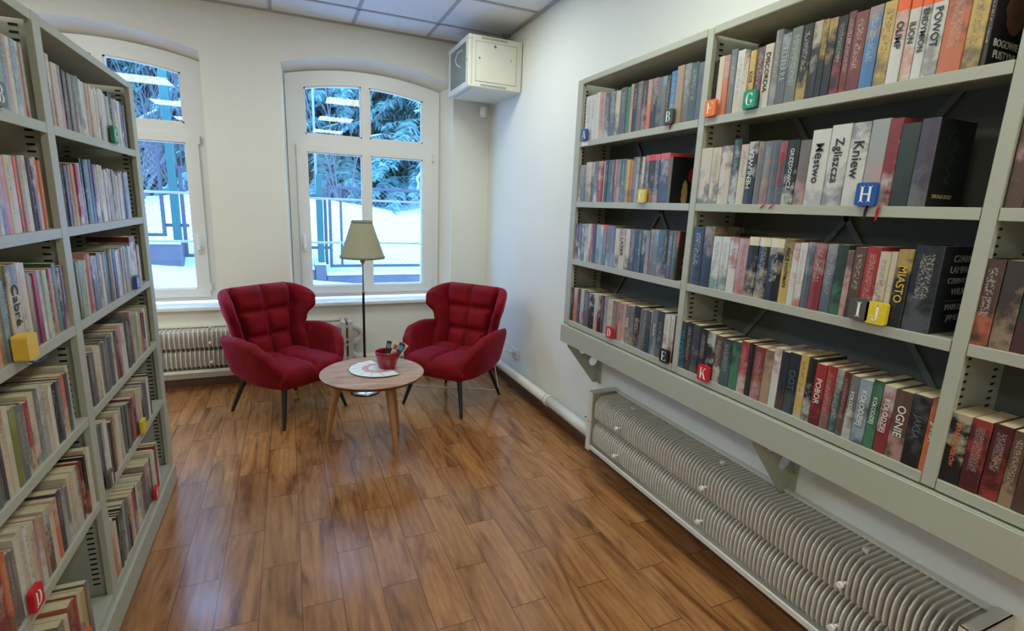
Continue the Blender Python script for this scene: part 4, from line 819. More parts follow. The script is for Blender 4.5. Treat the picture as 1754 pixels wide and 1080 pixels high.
# printed front covers that face the camera where a shelf ends in a gap
for key_, col_ in ((('A2', 24), (20, 20, 22)), (('A3', 26), (66, 50, 40)), (('B1', 26), (26, 23, 22)), (('B2', 18), (24, 26, 26)), (('B3', 22), (26, 31, 36))):
    b = bk[key_]; fbm = MB(); fbm.box(.004, b['dp'], -b['t'] / 2 - .0004, -b['t'] / 2 + .0004, .0002, b['h']); fbm.build('front_board', mat('front_board_%s%d' % (key_[0].lower(), key_[1]), col_, .4, noise=.25, nscale=25, coat=.3), b['obj'])
def face(b, u, v, dy=.0010): return (u, -b['t'] / 2 - dy, v)
b = bk[('B3', 22)]; R_ = b['obj']; H = b['h']; D = b['dp']
for txt, v, wd in (('CZARNY', .185, .095), ('LAMPART', .158, .105), ('CZERWONY', .131, .11), ('WILK', .104, .062), ('MARLON', .065, .085), ('JAMES', .038, .07)):
    put_text('cover_lettering', txt, wd, .019, tmat('lg'), R_, face(b, D * .60, v * H / .215), (1, 0, 0), (0, 0, 1))
l_ = MB(); l_.box(.045, .145, -b['t'] / 2 - .0012, -b['t'] / 2 - .0004, .083, .0845); l_.build('cover_rule', tmat('g'), R_)
b = bk[('B2', 18)]; R_ = b['obj']; D = b['dp']
put_text('cover_lettering', 'DROGA DUSZ', .085, .016, tmat('tan'), R_, face(b, D * .42, .026), (1, 0, 0), (0, 0, 1))
gm = MB(); rq = random.Random(4)
pts = [(.045, .16), (.06, .19), (.085, .185), (.07, .16), (.095, .15), (.06, .135), (.085, .12), (.055, .10), (.08, .085), (.06, .065), (.095, .055)]
for i in range(len(pts) - 1):
    (u0, v0), (u1, v1) = pts[i], pts[i + 1]; d = Vector((u1 - u0, v1 - v0)).normalized() * .003; y = -b['t'] / 2 - .0010
    gm.add([(u0 - d.y, y, v0 + d.x), (u0 + d.y, y, v0 - d.x), (u1 + d.y * .4, y, v1 - d.x * .4), (u1 - d.y * .4, y, v1 + d.x * .4)], [(0, 1, 2, 3)])
gm.build('cover_art', mat('cover_green_ink', (24, 58, 30), .6, noise=.3, nscale=60), R_)
b = bk[('B1', 26)]; R_ = b['obj']; D = b['dp']
put_text('cover_lettering', 'BOGOWIE', .105, .019, tmat('w'), R_, face(b, D * .45, .052), (1, 0, 0), (0, 0, 1))
put_text('cover_lettering', 'PUSTYNI', .098, .017, tmat('w'), R_, face(b, D * .45, .028), (1, 0, 0), (0, 0, 1))
def blob(b, cx, cz, rx, rz, M, name='cover_art', dy=.0008):
    g_ = MB(); n = 24; y = -b['t'] / 2 - dy
    vs = [(cx + rx * math.cos(2 * PI * k / n) * (1 + .12 * math.sin(3 * k)), y, cz + rz * math.sin(2 * PI * k / n)) for k in range(n)]
    g_.add(vs, [tuple(range(n))]); g_.build(name, M, b['obj'])
blob(b, D * .55, .14, .045, .065, mat('cover_bronze_figure', (118, 78, 56), .6, noise=.6, nscale=40))
b = bk[('A2', 24)]; D = b['dp']
blob(b, D * .74, .118, .026, .032, mat('cover_scarlet', (150, 16, 22), .5, noise=.2)); blob(b, D * .84, .165, .018, .024, mat('cover_skin_tone', (150, 120, 96), .6, noise=.2)); blob(b, D * .50, .035, .016, .062, mat('cover_gold', (170, 140, 86), .5, noise=.2))
b = bk[('A3', 26)]; D = b['dp']
blob(b, D * .5, .07, .05, .06, mat('cover_amber', (176, 104, 48), .5, noise=.4, nscale=40)); blob(b, D * .8, .06, .022, .055, tmat('k'), dy=.0012)
for key, nm in ((('A2', 24), 'black'),):
    pass
o = bk[('A2', 24)]['obj']; o['label'] = 'black book with red figure on its visible cover, second shelf, far bay, wall bookcase'
o = bk[('B3', 22)]['obj']; o['label'] = 'thick dark book titled CZARNY LAMPART CZERWONY WILK beside middle bay divider, third shelf'
o = bk[('B2', 18)]['obj']; o['label'] = 'thick purple-grey book with black cover titled DROGA DUSZ, second shelf, middle bay'
o = bk[('B1', 26)]['obj']; o['label'] = 'black book with cover titled BOGOWIE PUSTYNI, top shelf, middle bay, wall bookcase'
o = bk[('A3', 26)]['obj']; o['label'] = 'dark book with amber cover facing the gap, third shelf, far bay, wall bookcase'

# ribbon bookmarks hanging from books over the shelf edge
def ribbon(par_key, y, z, M, ln=.035, xo=None, sway=.006):
    b = bk[par_key]; o = b['obj']; x = XF - .0035
    rb_ = MB(); base = Vector((x, y, z)) - Vector(o.location); P_ = []
    for k in range(7):
        t = k / 6; P_.append([(base.x - .001 * math.sin(6 * t), base.y - .003 + sway * t, base.z - ln * t), (base.x, base.y + .003 + sway * t + .002 * math.sin(5 * t), base.z - ln * t)])
    rb_.grid(P_); q = rb_.build('ribbon_marker', M, o)
    sm = q.modifiers.new('thick', 'SOLIDIFY'); sm.thickness = .0012; return q
ribbon(('B2', 8), 1.262, 1.541, M_ribred, .014, sway=.018); ribbon(('B2', 9), 1.226, 1.541, M_ribred, .014, sway=.018)
ribbon(('B2', 15), .925, 1.541, M_ribblack, .042); ribbon(('B2', 16), .893, 1.541, M_ribred, .040)
ribbon(('A1', 18), 1.775, 1.857, M_ribred, .02)

# ------------------------------------------------------------------ letter markers
def serif(ch):
    """list of convex polygons in a unit box (x right, y up), slab-serif capital"""
    P = []; R = lambda x0, y0, x1, y1: P.append([(x0, y0), (x1, y0), (x1, y1), (x0, y1)])
    S = .045
    def stem(x0, x1, sl=.07): R(x0, 0, x1, 1); R(x0 - sl, 0, x1 + sl, S); R(x0 - sl, 1 - S, x1 + sl, 1)
    def arc(cx, cy, rx, ry, a0, a1, wf, n=16):
        for k in range(n):
            q = []
            for t in (k, k + 1):
                a = a0 + (a1 - a0) * t / n; q.append((a, wf(a)))
            (a, wa), (b_, wb) = q
            P.append([(cx + rx * math.cos(a), cy + ry * math.sin(a)), (cx + rx * math.cos(b_), cy + ry * math.sin(b_)), (cx + (rx - wb) * math.cos(b_), cy + (ry - wb * .45) * math.sin(b_)), (cx + (rx - wa) * math.cos(a), cy + (ry - wa * .45) * math.sin(a))])
    w1 = lambda a: .05 + .13 * abs(math.cos(a))
    if ch == 'I': stem(.41, .59, .1)
    if ch == 'H': stem(.12, .29); stem(.71, .88); R(.29, .47, .71, .54)
    if ch in 'EF':
        stem(.14, .32); R(.3, 1 - S, .84, 1); P.append([(.84, 1), (.79, 1), (.84, .74), (.87, .74)]); R(.3, .49, .62, .54); R(.59, .38, .63, .64)
        if ch == 'E': R(.3, 0, .86, S); P.append([(.86, 0), (.90, .28), (.87, .28), (.80, 0)])
    if ch == 'K': stem(.12, .30); P.append([(.30, .38), (.36, .34), (.80, .97), (.70, .97)]); P.append([(.40, .54), (.52, .66), (.92, .02), (.72, .02)]); R(.62, 1 - S, .92, 1); R(.62, 0, .98, S)
    if ch == 'A': P.append([(.5, 1), (.58, 1), (.97, 0), (.76, 0)]); P.append([(.44, 1), (.52, 1), (.17, 0), (.10, 0)]); R(.26, .28, .72, .34); R(0, 0, .28, S); R(.66, 0, 1.03, S)
    if ch == 'D': stem(.12, .30); arc(.36, .5, .54, .5, -PI / 2, PI / 2, lambda a: .09 + .12 * abs(math.cos(a))); R(.28, 0, .38, S); R(.28, 1 - S, .38, 1)
    if ch == 'B': stem(.12, .30); arc(.40, .75, .36, .25, -PI / 2, PI / 2, w1); arc(.40, .26, .44, .26, -PI / 2, PI / 2, w1); R(.28, .49, .42, .54); R(.28, 0, .42, S); R(.28, 1 - S, .42, 1)
    if ch in 'CG':
        arc(.54, .5, .44, .5, PI * .22, PI * 1.78, lambda a: .06 + .13 * abs(math.cos(a)), 24); P.append([(.86, .98), (.82, .98), (.84, .66), (.88, .66)])
        if ch == 'G': R(.70, .04, .88, .42); R(.60, .40, .96, .44)
        else: P.append([(.86, .10), (.92, .28), (.88, .30), (.82, .14)])
    if ch == 'J': R(.50, .25, .68, 1); R(.40, 1 - S, .80, 1); arc(.44, .24, .24, .24, PI, 2 * PI, lambda a: .08 + .07 * abs(math.cos(a))); P.append([(.18, .18), (.32, .18), (.32, .32), (.20, .32)])
    return P
def marker(ch, x, y, z, colr, cname, label, left=False, s=.058, w_=None, th=.012, tilt=0.0, ink=None):
    r = empty('letter_marker', (x, y, z), PI if left else 0.0); r.rotation_euler = (tilt, 0, PI if left else 0.0)
    tag(r, label, 'letter marker', 'coloured letter markers on the shelves')
    w_ = w_ or s * .9; n = 6; rr_ = .007
    poly = []
    for cx, cz, a0 in ((w_ / 2 - rr_, s - rr_, 0), (-w_ / 2 + rr_, s - rr_, PI / 2), (-w_ / 2 + rr_, rr_, PI), (w_ / 2 - rr_, rr_, 1.5 * PI)):
        poly += [(cx + rr_ * math.cos(a0 + PI / 2 * k / 4), cz + rr_ * math.sin(a0 + PI / 2 * k / 4)) for k in range(5)]
    m_ = MB(); m_.prism(poly, lambda u, v, h: (h, -u, v), -th, 0)
    M = mat('marker_' + cname, colr, .4, noise=.03)
    m_.build('plate', M, r, recalc=True)
    if ch:
        g_ = MB(); H = s * .70; W = H * .82
        for p_ in serif(ch): g_.prism(p_, lambda u, v, h: (-th - h, -(u - .5) * W, s * .15 + v * H), .0, .0008)
        g_.build('letter', ink or M_letter, r, recalc=True)
    return r
XM = 1.4675
wb = 'wall bookcase'
marker('A', XM, 2.447, 1.857, (40, 84, 150), 'blue', 'blue square marker with white letter A, top shelf of wall bookcase')
marker('B', XM, 1.783, 1.859, (66, 66, 62), 'dark_grey', 'dark grey marker with white letter B, top shelf of wall bookcase')
marker('C', XM, 1.915, 1.541, (218, 190, 44), 'yellow', 'yellow marker with white letter C, second shelf of wall bookcase')
marker('D', XM, 2.075, .873, (196, 36, 42), 'red', 'red marker with white letter D, bottom shelf of wall bookcase')
marker('E', XM, 1.661, .870, (16, 16, 18), 'black', 'black marker with white letter E, bottom shelf of wall bookcase')
marker('F', XM - .001, 1.552, 1.857, (232, 112, 34), 'orange', 'orange marker with white letter F, top shelf of wall bookcase')
marker('G', XM, 1.375, 1.859, (18, 140, 104), 'green', 'green marker with white letter G, top shelf of wall bookcase')
marker('H', XM, .930, 1.541, (28, 82, 158), 'royal_blue', 'blue marker with white letter H, second shelf of wall bookcase', s=.062)
marker('I', XM, .893, 1.228, (84, 82, 76), 'grey', 'dark grey marker with white letter I, third shelf of wall bookcase', s=.060)
marker('J', XM, .846, 1.226, (226, 196, 44), 'yellow', 'yellow marker with white letter J, third shelf of wall bookcase', s=.060)
marker('K', XM - .002, 1.429, .866, (200, 28, 36), 'red', 'red marker with white letter K, bottom shelf of wall bookcase', s=.062)
XN = XLf + .001
marker('B', XN, 1.655, 1.683, (96, 98, 96), 'grey', 'grey marker with cream letter B, top shelf of left bookcase', True)
marker('G', XN, 2.565, 1.683, (24, 118, 84), 'green', 'green marker with pale letter G, top shelf of left bookcase', True, s=.065)
marker('', XN, 1.565, 1.089, (228, 186, 66), 'yellow', 'plain yellow marker block with navy ribbon, third shelf of left bookcase', True, s=.062, th=.03)
marker('H', XN, 2.64, 1.089, (40, 84, 160), 'blue', 'blue marker with white letter H, third shelf of left bookcase', True)
marker('I', XN, 2.03, .489, (92, 82, 78), 'brown_grey', 'brownish grey marker with white letter I, fifth shelf of left bookcase', True)
marker('', XN, 2.486, .489, (226, 190, 62), 'yellow', 'small plain yellow marker, fifth shelf of left bookcase', True, s=.06)
marker('K', XN, 2.56, .131, (204, 26, 40), 'red', 'red marker with white letter K, lowest shelf of left bookcase', True)
marker('D', XN, 1.437, .489, (204, 24, 40), 'red', 'red marker with white letter D, fifth shelf of left bookcase', True)
marker('', XN, 1.665, .150, (230, 96, 30), 'orange', 'orange marker at the bottom left corner, lowest shelf of left bookcase', True, s=.06)
lb = MB(); lb.box(XF - .0015, XF - .0002, 2.415, 2.478, 1.832, 1.852)
tag(lb.build('shelf_label', M_paper), 'small white paper strip stuck on the shelf edge below blue marker A', 'label')
rbn = MB(); P_ = [[(XN + .002 + .012 * k / 8, 1.585 + .011 * k, 1.085 - .022 * math.sin(k / 8 * 2.2)), (XN + .004 + .012 * k / 8, 1.585 + .011 * k, 1.079 - .022 * math.sin(k / 8 * 2.2))] for k in range(9)]
rbn.grid(P_); o = rbn.build('ribbon', M_ribblue); sm = o.modifiers.new('t', 'SOLIDIFY'); sm.thickness = .0015
tag(o, 'navy ribbon trailing over the shelf edge beside the yellow block marker', 'ribbon')

# ------------------------------------------------------------------ armchairs
def slab(P, T, pu=8, pv=8, front=None, tb=None):
    """closed cushion-like body about the centre surface P[i][j]; thickness dies away at the border; front(i,j) adds to the +normal side"""
    nu = len(P); nv = len(P[0]); P = [[Vector(q) for q in r] for r in P]
    N = [[None] * nv for _ in range(nu)]
    for i in range(nu):
        for j in range(nv):
            du = P[min(i + 1, nu - 1)][j] - P[max(i - 1, 0)][j]; dv = P[i][min(j + 1, nv - 1)] - P[i][max(j - 1, 0)]
            n_ = du.cross(dv); N[i][j] = n_.normalized() if n_.length > 1e-9 else Vector((0, 0, 1))
    U = [0.5 - 0.5 * math.cos(PI * i / (nu - 1)) for i in range(nu)]; V = [0.5 - 0.5 * math.cos(PI * j / (nv - 1)) for j in range(nv)]
    mb = MB(); A = []; B = []
    for i in range(nu):
        ra = []; rb_ = []
        for j in range(nv):
            e = max(0, (1 - abs(2 * U[i] - 1) ** pu)) ** .5 * max(0, (1 - abs(2 * V[j] - 1) ** pv)) ** .5
            t = T(i, j) if callable(T) else T
            ra.append(P[i][j] + N[i][j] * (t / 2 * e + (front(U[i], V[j]) * e if front else 0))); rb_.append(P[i][j] - N[i][j] * ((tb or 1) * t / 2 * e))
        A.append(ra); B.append(rb_)
    o = len(mb.v); vs = [q for r in A for q in r] + [q for r in B for q in r]; k = nu * nv; fs = []
    for i in range(nu - 1):
        for j in range(nv - 1):
            a = i * nv + j; fs.append((a, a + 1, a + nv + 1, a + nv)); fs.append((k + a, k + a + nv, k + a + nv + 1, k + a + 1))
    mb.add(vs, fs, True); return mb
cosr = lambda n: [0.5 - 0.5 * math.cos(PI * i / (n - 1)) for i in range(n)]
def lerp_tab(tab, x):
    for (x0, y0), (x1, y1) in zip(tab, tab[1:]):
        if x <= x1:
            t = max(0, (x - x0) / (x1 - x0)); t = t * t * (3 - 2 * t); return y0 + (y1 - y0) * t
    return tab[-1][1]
def make_armchair():
    r = empty('armchair')
    # back shell with the two wings
    z0, z1 = .30, .872
    hw = [(.30, .205), (.50, .208), (.62, .226), (.74, .252), (.82, .262), (.872, .254)]
    wl = [(.30, .15), (.46, .13), (.54, .100), (.64, .125), (.74, .190), (.81, .190), (.872, .130)]
    def yb(z): return .225 + .115 * (z - .30) / .63
    def pt(a, z):
        h = lerp_tab(hw, z) - .05; s = 1 if a >= 0 else -1; a = abs(a)
        if a <= h: return (s * a, yb(z) + .012 * (1 - (a / h) ** 2), z)
        R_ = .055; th = math.radians(68); al = R_ * th; d = a - h
        if d < al: p = d / R_; return (s * (h + R_ * math.sin(p)), yb(z) - R_ * (1 - math.cos(p)), z)
        d -= al; return (s * (h + R_ * math.sin(th) + d * math.cos(th)), yb(z) - R_ * (1 - math.cos(th)) - d * math.sin(th), z)
    us = cosr(49); vs = cosr(33); P = []
    for u in us:
        row = []
        for v in vs:
            z = z0 + (z1 - z0) * v; L_ = lerp_tab(hw, z) - .05 + .073 + lerp_tab(wl, z)
            a = (2 * u - 1) * L_
            zz = z - .035 * max(0, v - .6) / .4 * (abs(2 * u - 1) ** 6)
            p = pt(a, z); row.append((p[0], p[1], zz))
        P.append(row)
    slab(P, .070, 14, 14).build('backrest', M_velvet, r)
    # six-part tufted back cushion
    cu = cosr(41); cv_ = cosr(49); P = []
    for u in cu:
        P.append([(-(2 * u - 1) * (lerp_tab(hw, .34 + .54 * v) - .040) * -1, yb(.34 + .54 * v) - .046, .345 + .536 * v) for v in cv_])
    def tuft(u, v):
        a = abs(((u * 2) % 1.0) * 2 - 1) if 0 < u < 1 else 1; b_ = abs(((v * 3) % 1.0) * 2 - 1) if 0 < v < 1 else 1
        return .064 * ((1 - a ** 4) * (1 - b_ ** 4)) ** .55 - .010
    s = slab(P, .035, 20, 20, tuft); s.build('back_cushion', M_velvet, r)
    # armrests
    for sd in (-1, 1):
        P = []; N_ = 33
        for u in cosr(N_):
            y = .255 - .535 * u
            top = lerp_tab([(0, .570), (.40, .588), (.66, .575), (.84, .520), (.94, .440), (1.0, .345)], u)
            bot = lerp_tab([(0, .30), (.5, .270), (1.0, .268)], u)
            row = []
            for v in cosr(21):
                z = bot + (top - bot) * v
                x = .228 + .085 * (max(0, z - .27) / .32) ** .8 + .030 * math.sin(PI * u) - .035 * max(0, u - .75) / .25
                row.append((sd * x, y, z))
            P.append(row)
        if sd > 0: P = P[::-1]
        s = slab(P, .078, 9, 9); s.build('armrest', M_velvet, r)
    # seat
    P = []
    for u in cosr(41):
        row = []
        for v in cosr(41):
            y = .20 - .525 * v; hwid = .262 - .02 * (1 - v)
            x = (2 * u - 1) * hwid; fr_ = max(0, v - .8) / .2
            y += .045 * (abs(2 * u - 1) ** 3) * fr_
            row.append((x, y, .318 - .012 * fr_ ** 2))
        P.append(row[::-1])
    def st(u, v):
        v = 1 - v; a = abs(((u * 2) % 1.0) * 2 - 1) if 0 < u < 1 else 1
        if v < .36: b_ = abs(v / .36 * 2 - 1)
        else: b_ = abs((v - .36) / .64 * 2 - 1)
        return .046 * ((1 - a ** 5) * (1 - b_ ** 6)) ** .5
    slab(P, .115, 9, 10, st).build('seat', M_velvet, r)
    for sx in (-1, 1):
        for sy in (-1, 1):
            l_ = MB(); top = Vector((sx * .185, sy * .205 + (0 if sy < 0 else -.02), .30)); bot = Vector((sx * .262, sy * .285, 0.0))
            l_.tube([top, bot], [.021, .0105], 14); l_.build('leg', M_black, r)
    return r
ach = make_armchair(); ach.location = (-.043, 3.82, 0); ach.rotation_euler = (0, 0, math.radians(36.6))
tag(ach, 'crimson velvet wingback armchair left of the floor lamp, turned to the right', 'armchair', 'red wingback armchairs')
c2_ = ach.copy(); COL.objects.link(c2_); c2_.location = (1.131, 3.638, 0); c2_.rotation_euler = (0, 0, math.radians(-50.5))
for ch in list(ach.children):
    k = ch.copy(); COL.objects.link(k); k.parent = c2_
c2_['label'] = 'crimson velvet wingback armchair in the right corner, turned to the left'

# ------------------------------------------------------------------ coffee table and what stands on it
tx, ty, tz = .446, 3.120, .460
tb = empty('coffee_table', (tx, ty, 0)); tag(tb, 'round low coffee table with oak top on splayed wooden legs between the armchairs', 'table')
t = MB(); R_ = .315
t.lathe([(0, tz), (R_ - .004, tz), (R_, tz - .003), (R_, tz - .006)], n=72, smooth=False); t.build('tabletop', M_tabletop, tb)
t = MB(); t.lathe([(R_, tz - .006), (R_ - .001, tz - .010), (R_ - .014, tz - .024), (0, tz - .024)], n=72, smooth=False); t.build('tabletop_edge', mat('dark_edge_band', (98, 66, 48), .45, noise=.15), tb)
for fx, fy in ((.164, 3.182), (.539, 2.849), (.633, 3.305)):
    dx, dy = fx - tx, fy - ty; l_ = MB(); k = .66
    l_.tube([(dx * k, dy * k, tz - .023), (dx * .86, dy * .86, tz * .45), (dx, dy, 0)], [.0235, .0205, .0120], 16); l_.build('leg', M_tableleg, tb)
pot = empty('plant_pot', (.540, 3.150, tz)); tag(pot, 'glossy dark red pot holding bookmarks on the coffee table', 'pot')
p = MB(); p.lathe([(0, .001), (.046, .001), (.050, .004), (.060, .040), (.068, .080), (.0735, .108), (.0735, .118), (.0700, .119), (.0695, .108), (.064, .078), (.056, .040), (.046, .012), (0, .012)], n=48); p.build('body', M_pot, pot, recalc=True)
def bookmark(x, y, ang, lean, h, c_, c2, lab_, w_=.030):
    b_ = MB(); b_.rbox(-w_ / 2, w_ / 2, -.0006, .0006, 0, h, .0004); o = b_.build('bookmark', mat('bookmark_' + lab_.split()[0], c_, .4, noise=.04))
    q = MB(); q.box(-w_ * .36, w_ * .36, -.0009, -.0005, h * .72, h * .90); q.build('printed_panel', mat('bookmark_print_' + lab_.split()[0], c2, .5, noise=.3, nscale=200), o)
    q = MB(); 
    for zz in (.30, .38, .46, .54): q.box(-w_ * .12, w_ * .14, -.0009, -.0005, h * zz, h * zz + .003)
    q.build('printed_marks', mat('bookmark_marks_' + lab_.split()[0], c2, .5, noise=.2), o)
    o.location = (x, y, tz + .014); o.rotation_euler = (lean[0], lean[1], ang); tag(o, lab_, 'bookmark', 'bookmarks in the red pot'); return o
bookmark(.524, 3.165, -.15, (-.1, .22), .165, (30, 38, 50), (120, 150, 168), 'navy bookmark standing leftmost in the red pot')
bookmark(.546, 3.150, -.15, (-.05, .36), .165, (226, 218, 190), (190, 60, 60), 'cream bookmark with small red marks beside the navy one in the pot')
bookmark(.556, 3.142, -.15, (-.12, .52), .168, (28, 44, 70), (110, 150, 176), 'dark blue bookmark with pale lettering leaning right in the pot', .042)
bookmark(.562, 3.168, -.15, (-.08, .66), .168, (232, 224, 200), (150, 140, 130), 'cream bookmark leaning farthest right over the pot rim', .034)
# fan of leaflets
def leaflet_mat():
    M = mat('leaflet_print', (226, 230, 228), .45, noise=.03); n = M.node_tree.nodes; l = M.node_tree.links; b = n['Principled BSDF']
    tcn = n.new('ShaderNodeTexCoord'); s = n.new('ShaderNodeSeparateXYZ'); l.new(tcn.outputs['Object'], s.inputs[0])
    ns = n.new('ShaderNodeTexNoise'); ns.inputs['Scale'].default_value = 120; ns.inputs['Detail'].default_value = 3; l.new(tcn.outputs['Object'], ns.inputs['Vector'])
    def mt(op, a, c):
        q = n.new('ShaderNodeMath'); q.operation = op
        for i, v in enumerate((a, c)):
            if isinstance(v, (int, float)): q.inputs[i].default_value = v
            else: l.new(v, q.inputs[i])
        return q.outputs[0]
    band = mt('MULTIPLY', mt('LESS_THAN', mt('ABSOLUTE', mt('SUBTRACT', s.outputs[0], .085), 0), .022), mt('GREATER_THAN', ns.outputs['Fac'], .44))
    mx = n.new('ShaderNodeMix'); mx.data_type = 'RGBA'; l.new(mt('MULTIPLY', band, .8), mx.inputs['Factor']); mx.inputs[6].default_value = (*lin((226, 232, 232)), 1); mx.inputs[7].default_value = (*lin((206, 84, 96)), 1)
    l.new(mx.outputs[2], b.inputs['Base Color']); return M
M_leaf = leaflet_mat()
orn = ['bottommost, pointing to the window', 'second from the window side', 'third from the window side', 'middle one pointing at the left armchair', 'fifth from the window side', 'sixth from the window side', 'seventh from the window side', 'topmost, pointing to the camera']
for i in range(8):
    a = math.radians(112 + 172 * i / 7)
    l_ = MB(); l_.rbox(.012, .188, -.045, .045, 0, .0007, .0003)
    o = l_.build('leaflet', M_leaf); o.location = (.497, 3.165, tz + .0006 + .0011 * i); o.rotation_euler = (0, 0, a)
    q = MB(); q.box(.06, .188, -.0452, -.0432, .0003, .0009); q.box(.1865, .1892, -.045, .045, .0, .0009); q.build('dark_edge', mat('leaflet_edge', (70, 90, 96), .5, noise=.1), o)
    tag(o, 'white leaflet of the fan on the table, ' + orn[i], 'leaflet', 'fanned leaflets on the coffee table')

# ------------------------------------------------------------------ floor lamp
lp = empty('floor_lamp', (.512, 4.005, 0)); tag(lp, 'brass floor lamp with pleated beige shade in front of the right window', 'floor lamp')
p = MB(); p.lathe([(0, .0), (.112, .0), (.113, .006), (.108, .012), (.085, .020), (.045, .030), (.020, .040), (.012, .050), (0, .052)], n=48); p.build('base', M_metal, lp, recalc=True)
p = MB(); p.lathe([(.1135, .000), (.1155, .001), (.1155, .009), (.1125, .010)], n=48); p.build('base_rim', M_black, lp, recalc=True)
p = MB(); p.tube([(0, 0, .045), (0, 0, .808)], .0095, 14); p.build('pole', M_black, lp)
p = MB(); p.tube([(0, 0, .815), (0, 0, 1.03)], .0062, 12); p.build('upper_pole', M_metal, lp)
p = MB(); p.lathe([(.0, .802), (.011, .804), (.013, .812), (.011, .820), (.0, .822)], n=20); p.build('collar', M_metal, lp, recalc=True)
p = MB(); p.lathe([(0, 1.022), (.008, 1.024), (.011, 1.034), (.019, 1.044), (.020, 1.075), (.016, 1.10), (.014, 1.14), (0, 1.142)], n=20); p.build('lamp_holder', mat('cream_holder', (196, 172, 132), .4, noise=.05), lp, recalc=True)
p = MB(); p.lathe([(0, 1.14), (.014, 1.15), (.030, 1.185), (.030, 1.205), (.020, 1.228), (0, 1.236)], n=20); p.build('bulb', M_plasticw, lp, recalc=True)
shp = MB(); n = 96; prof = [(.164, 1.078), (.1605, 1.088), (.118, 1.215), (.0765, 1.342), (.0735, 1.352)]
vs = []; 
for r_, z in prof:
    for k in range(n): q = r_ * (1 + .007 * math.cos(k * PI)); vs.append((q * math.cos(2 * PI * k / n), q * math.sin(2 * PI * k / n), z))
shp.add(vs, [(i * n + k, i * n + (k + 1) % n, (i + 1) * n + (k + 1) % n, (i + 1) * n + k) for i in range(4) for k in range(n)])
so = shp.build('lamp_shade', M_shade, lp)
M_trim = mat('shade_trim', (122, 124, 104), .7, noise=.05)
p = MB(); p.lathe([(.1665, 1.074), (.1655, 1.092), (.162, 1.092), (.163, 1.074), (.1665, 1.074)], n=64); p.build('trim', M_trim, so, recalc=True)
p = MB(); p.lathe([(.0790, 1.334), (.0755, 1.355), (.072, 1.355), (.0755, 1.334), (.0790, 1.334)], n=64); p.build('trim', M_trim, so, recalc=True)
p = MB()
for k in range(3): p.tube([(0, 0, 1.235), (.074 * math.cos(2.1 * k), .074 * math.sin(2.1 * k), 1.348)], .0015, 6)
p.build('shade_carrier', M_metal, lp)

# ------------------------------------------------------------------ wall things in the corner
cb = empty('network_cabinet', (1.49, 4.11, 2.36)); tag(cb, 'ivory wall-mounted network cabinet with glazed door high in the corner', 'cabinet')
cx0, cx1, cy0, cy1, cz0, cz1 = 1.275 - 1.49, 1.708 - 1.49, 3.852 - 4.11, 4.376 - 4.11, .002, .362
b_ = MB(); b_.rbox(cx0 + .022, cx1, cy0, cy1, cz0, cz1, .005); b_.build('body', M_cab, cb)
fr_ = MB(); y0, y1 = cy0, cy1
fr_.rbox(cx0, cx0 + .024, y0, y1, cz0, cz0 + .045, .004); fr_.rbox(cx0, cx0 + .024, y0, y1, cz1 - .035, cz1, .004)
fr_.rbox(cx0 + .002, cx0 + .022, y0 + .004, y0 + .07, cz0 + .04, cz1 - .03, .003); fr_.rbox(cx0 + .002, cx0 + .022, y1 - .05, y1 - .004, cz0 + .04, cz1 - .03, .003)
d = fr_.build('door', M_cab, cb)
q = MB(); q.box(cx0 + .006, cx0 + .012, y0 + .068, y1 - .048, cz0 + .043, cz1 - .033); q.build('door_glass', M_cabglass, d)
q = MB(); q.tube([(cx0 + .004, y0 + .035, .19), (cx0 - .004, y0 + .035, .19)], .006, 10); q.build('door_lock', M_chrome, d)
q = MB(); q.tube([(cx0 + .0035, y0 + .20, .17), (cx0 + .0035, y0 + .30, .21), (cx0 + .0035, y0 + .34, .25), (cx0 + .0035, y0 + .28, .29), (cx0 + .0035, y0 + .16, .285)], .004, 8); q.build('patch_cable', M_plasticw, cb)
sp_ = MB(); sp_.rbox(cx0 + .058, cx1 - .050, cy0 - .003, cy0 + .004, .045, .318, .002); sp_o = sp_.build('side_panel', M_cab, cb)
gq = MB(); gq.box(cx0 + .0555, cx1 - .0475, cy0 - .0008, cy0 + .001, .0425, .3205); gq.build('panel_gap', mat('panel_gap_dark', (110, 108, 98), .8, noise=.1), cb)
gq = MB(); gq.box(cx0 + .0255, cx0 + .0275, cy0 - .001, cy0 + .002, .03, .34); gq.build('panel_gap', mat('panel_gap_line', (120, 118, 108), .8, noise=.1), cb); gq = MB(); gq.box(cx1 - .004, cx1 - .001, cy0 - .001, cy0 + .002, .01, .35); gq.build('panel_gap', mat('panel_gap_line', (120, 118, 108), .8, noise=.1), cb)
for lx, lz, w_ in ((.205, .295, .010), (.082, .205, .009), (.335, .215, .008)):
    q = MB(); q.rbox(cx0 + lx - w_, cx0 + lx + w_, cy0 - .006, cy0 - .002, lz - w_, lz + w_, .002); q.build('latch', M_cab, sp_o)
    q = MB(); q.tube([(cx0 + lx, cy0 - .005, lz), (cx0 + lx, cy0 - .010, lz)], .005 if lx != .205 else .009, 10); q.build('latch_knob', M_chrome, sp_o)
for z in (.336, .012):
    v_ = MB()
    for k in range(22): v_.box(cx0 + .10 + k * .0095, cx0 + .104 + k * .0095, cy0 - .001, cy0 + .001, z, z + .016)
    v_.build('vent_slots', mat('vent_shadow', (90, 90, 82), .8, noise=.1), cb)
v_ = MB(); v_.box(cx0 + .02, cx0 + .022, 0, .001, 0, .001); v_.box(cx0 + .03, cx0 + .045, cy0 + .04, cy1 - .06, cz0 - .001, cz0 + .001); v_.build('vent_slots', M_grid, cb)
q = MB()
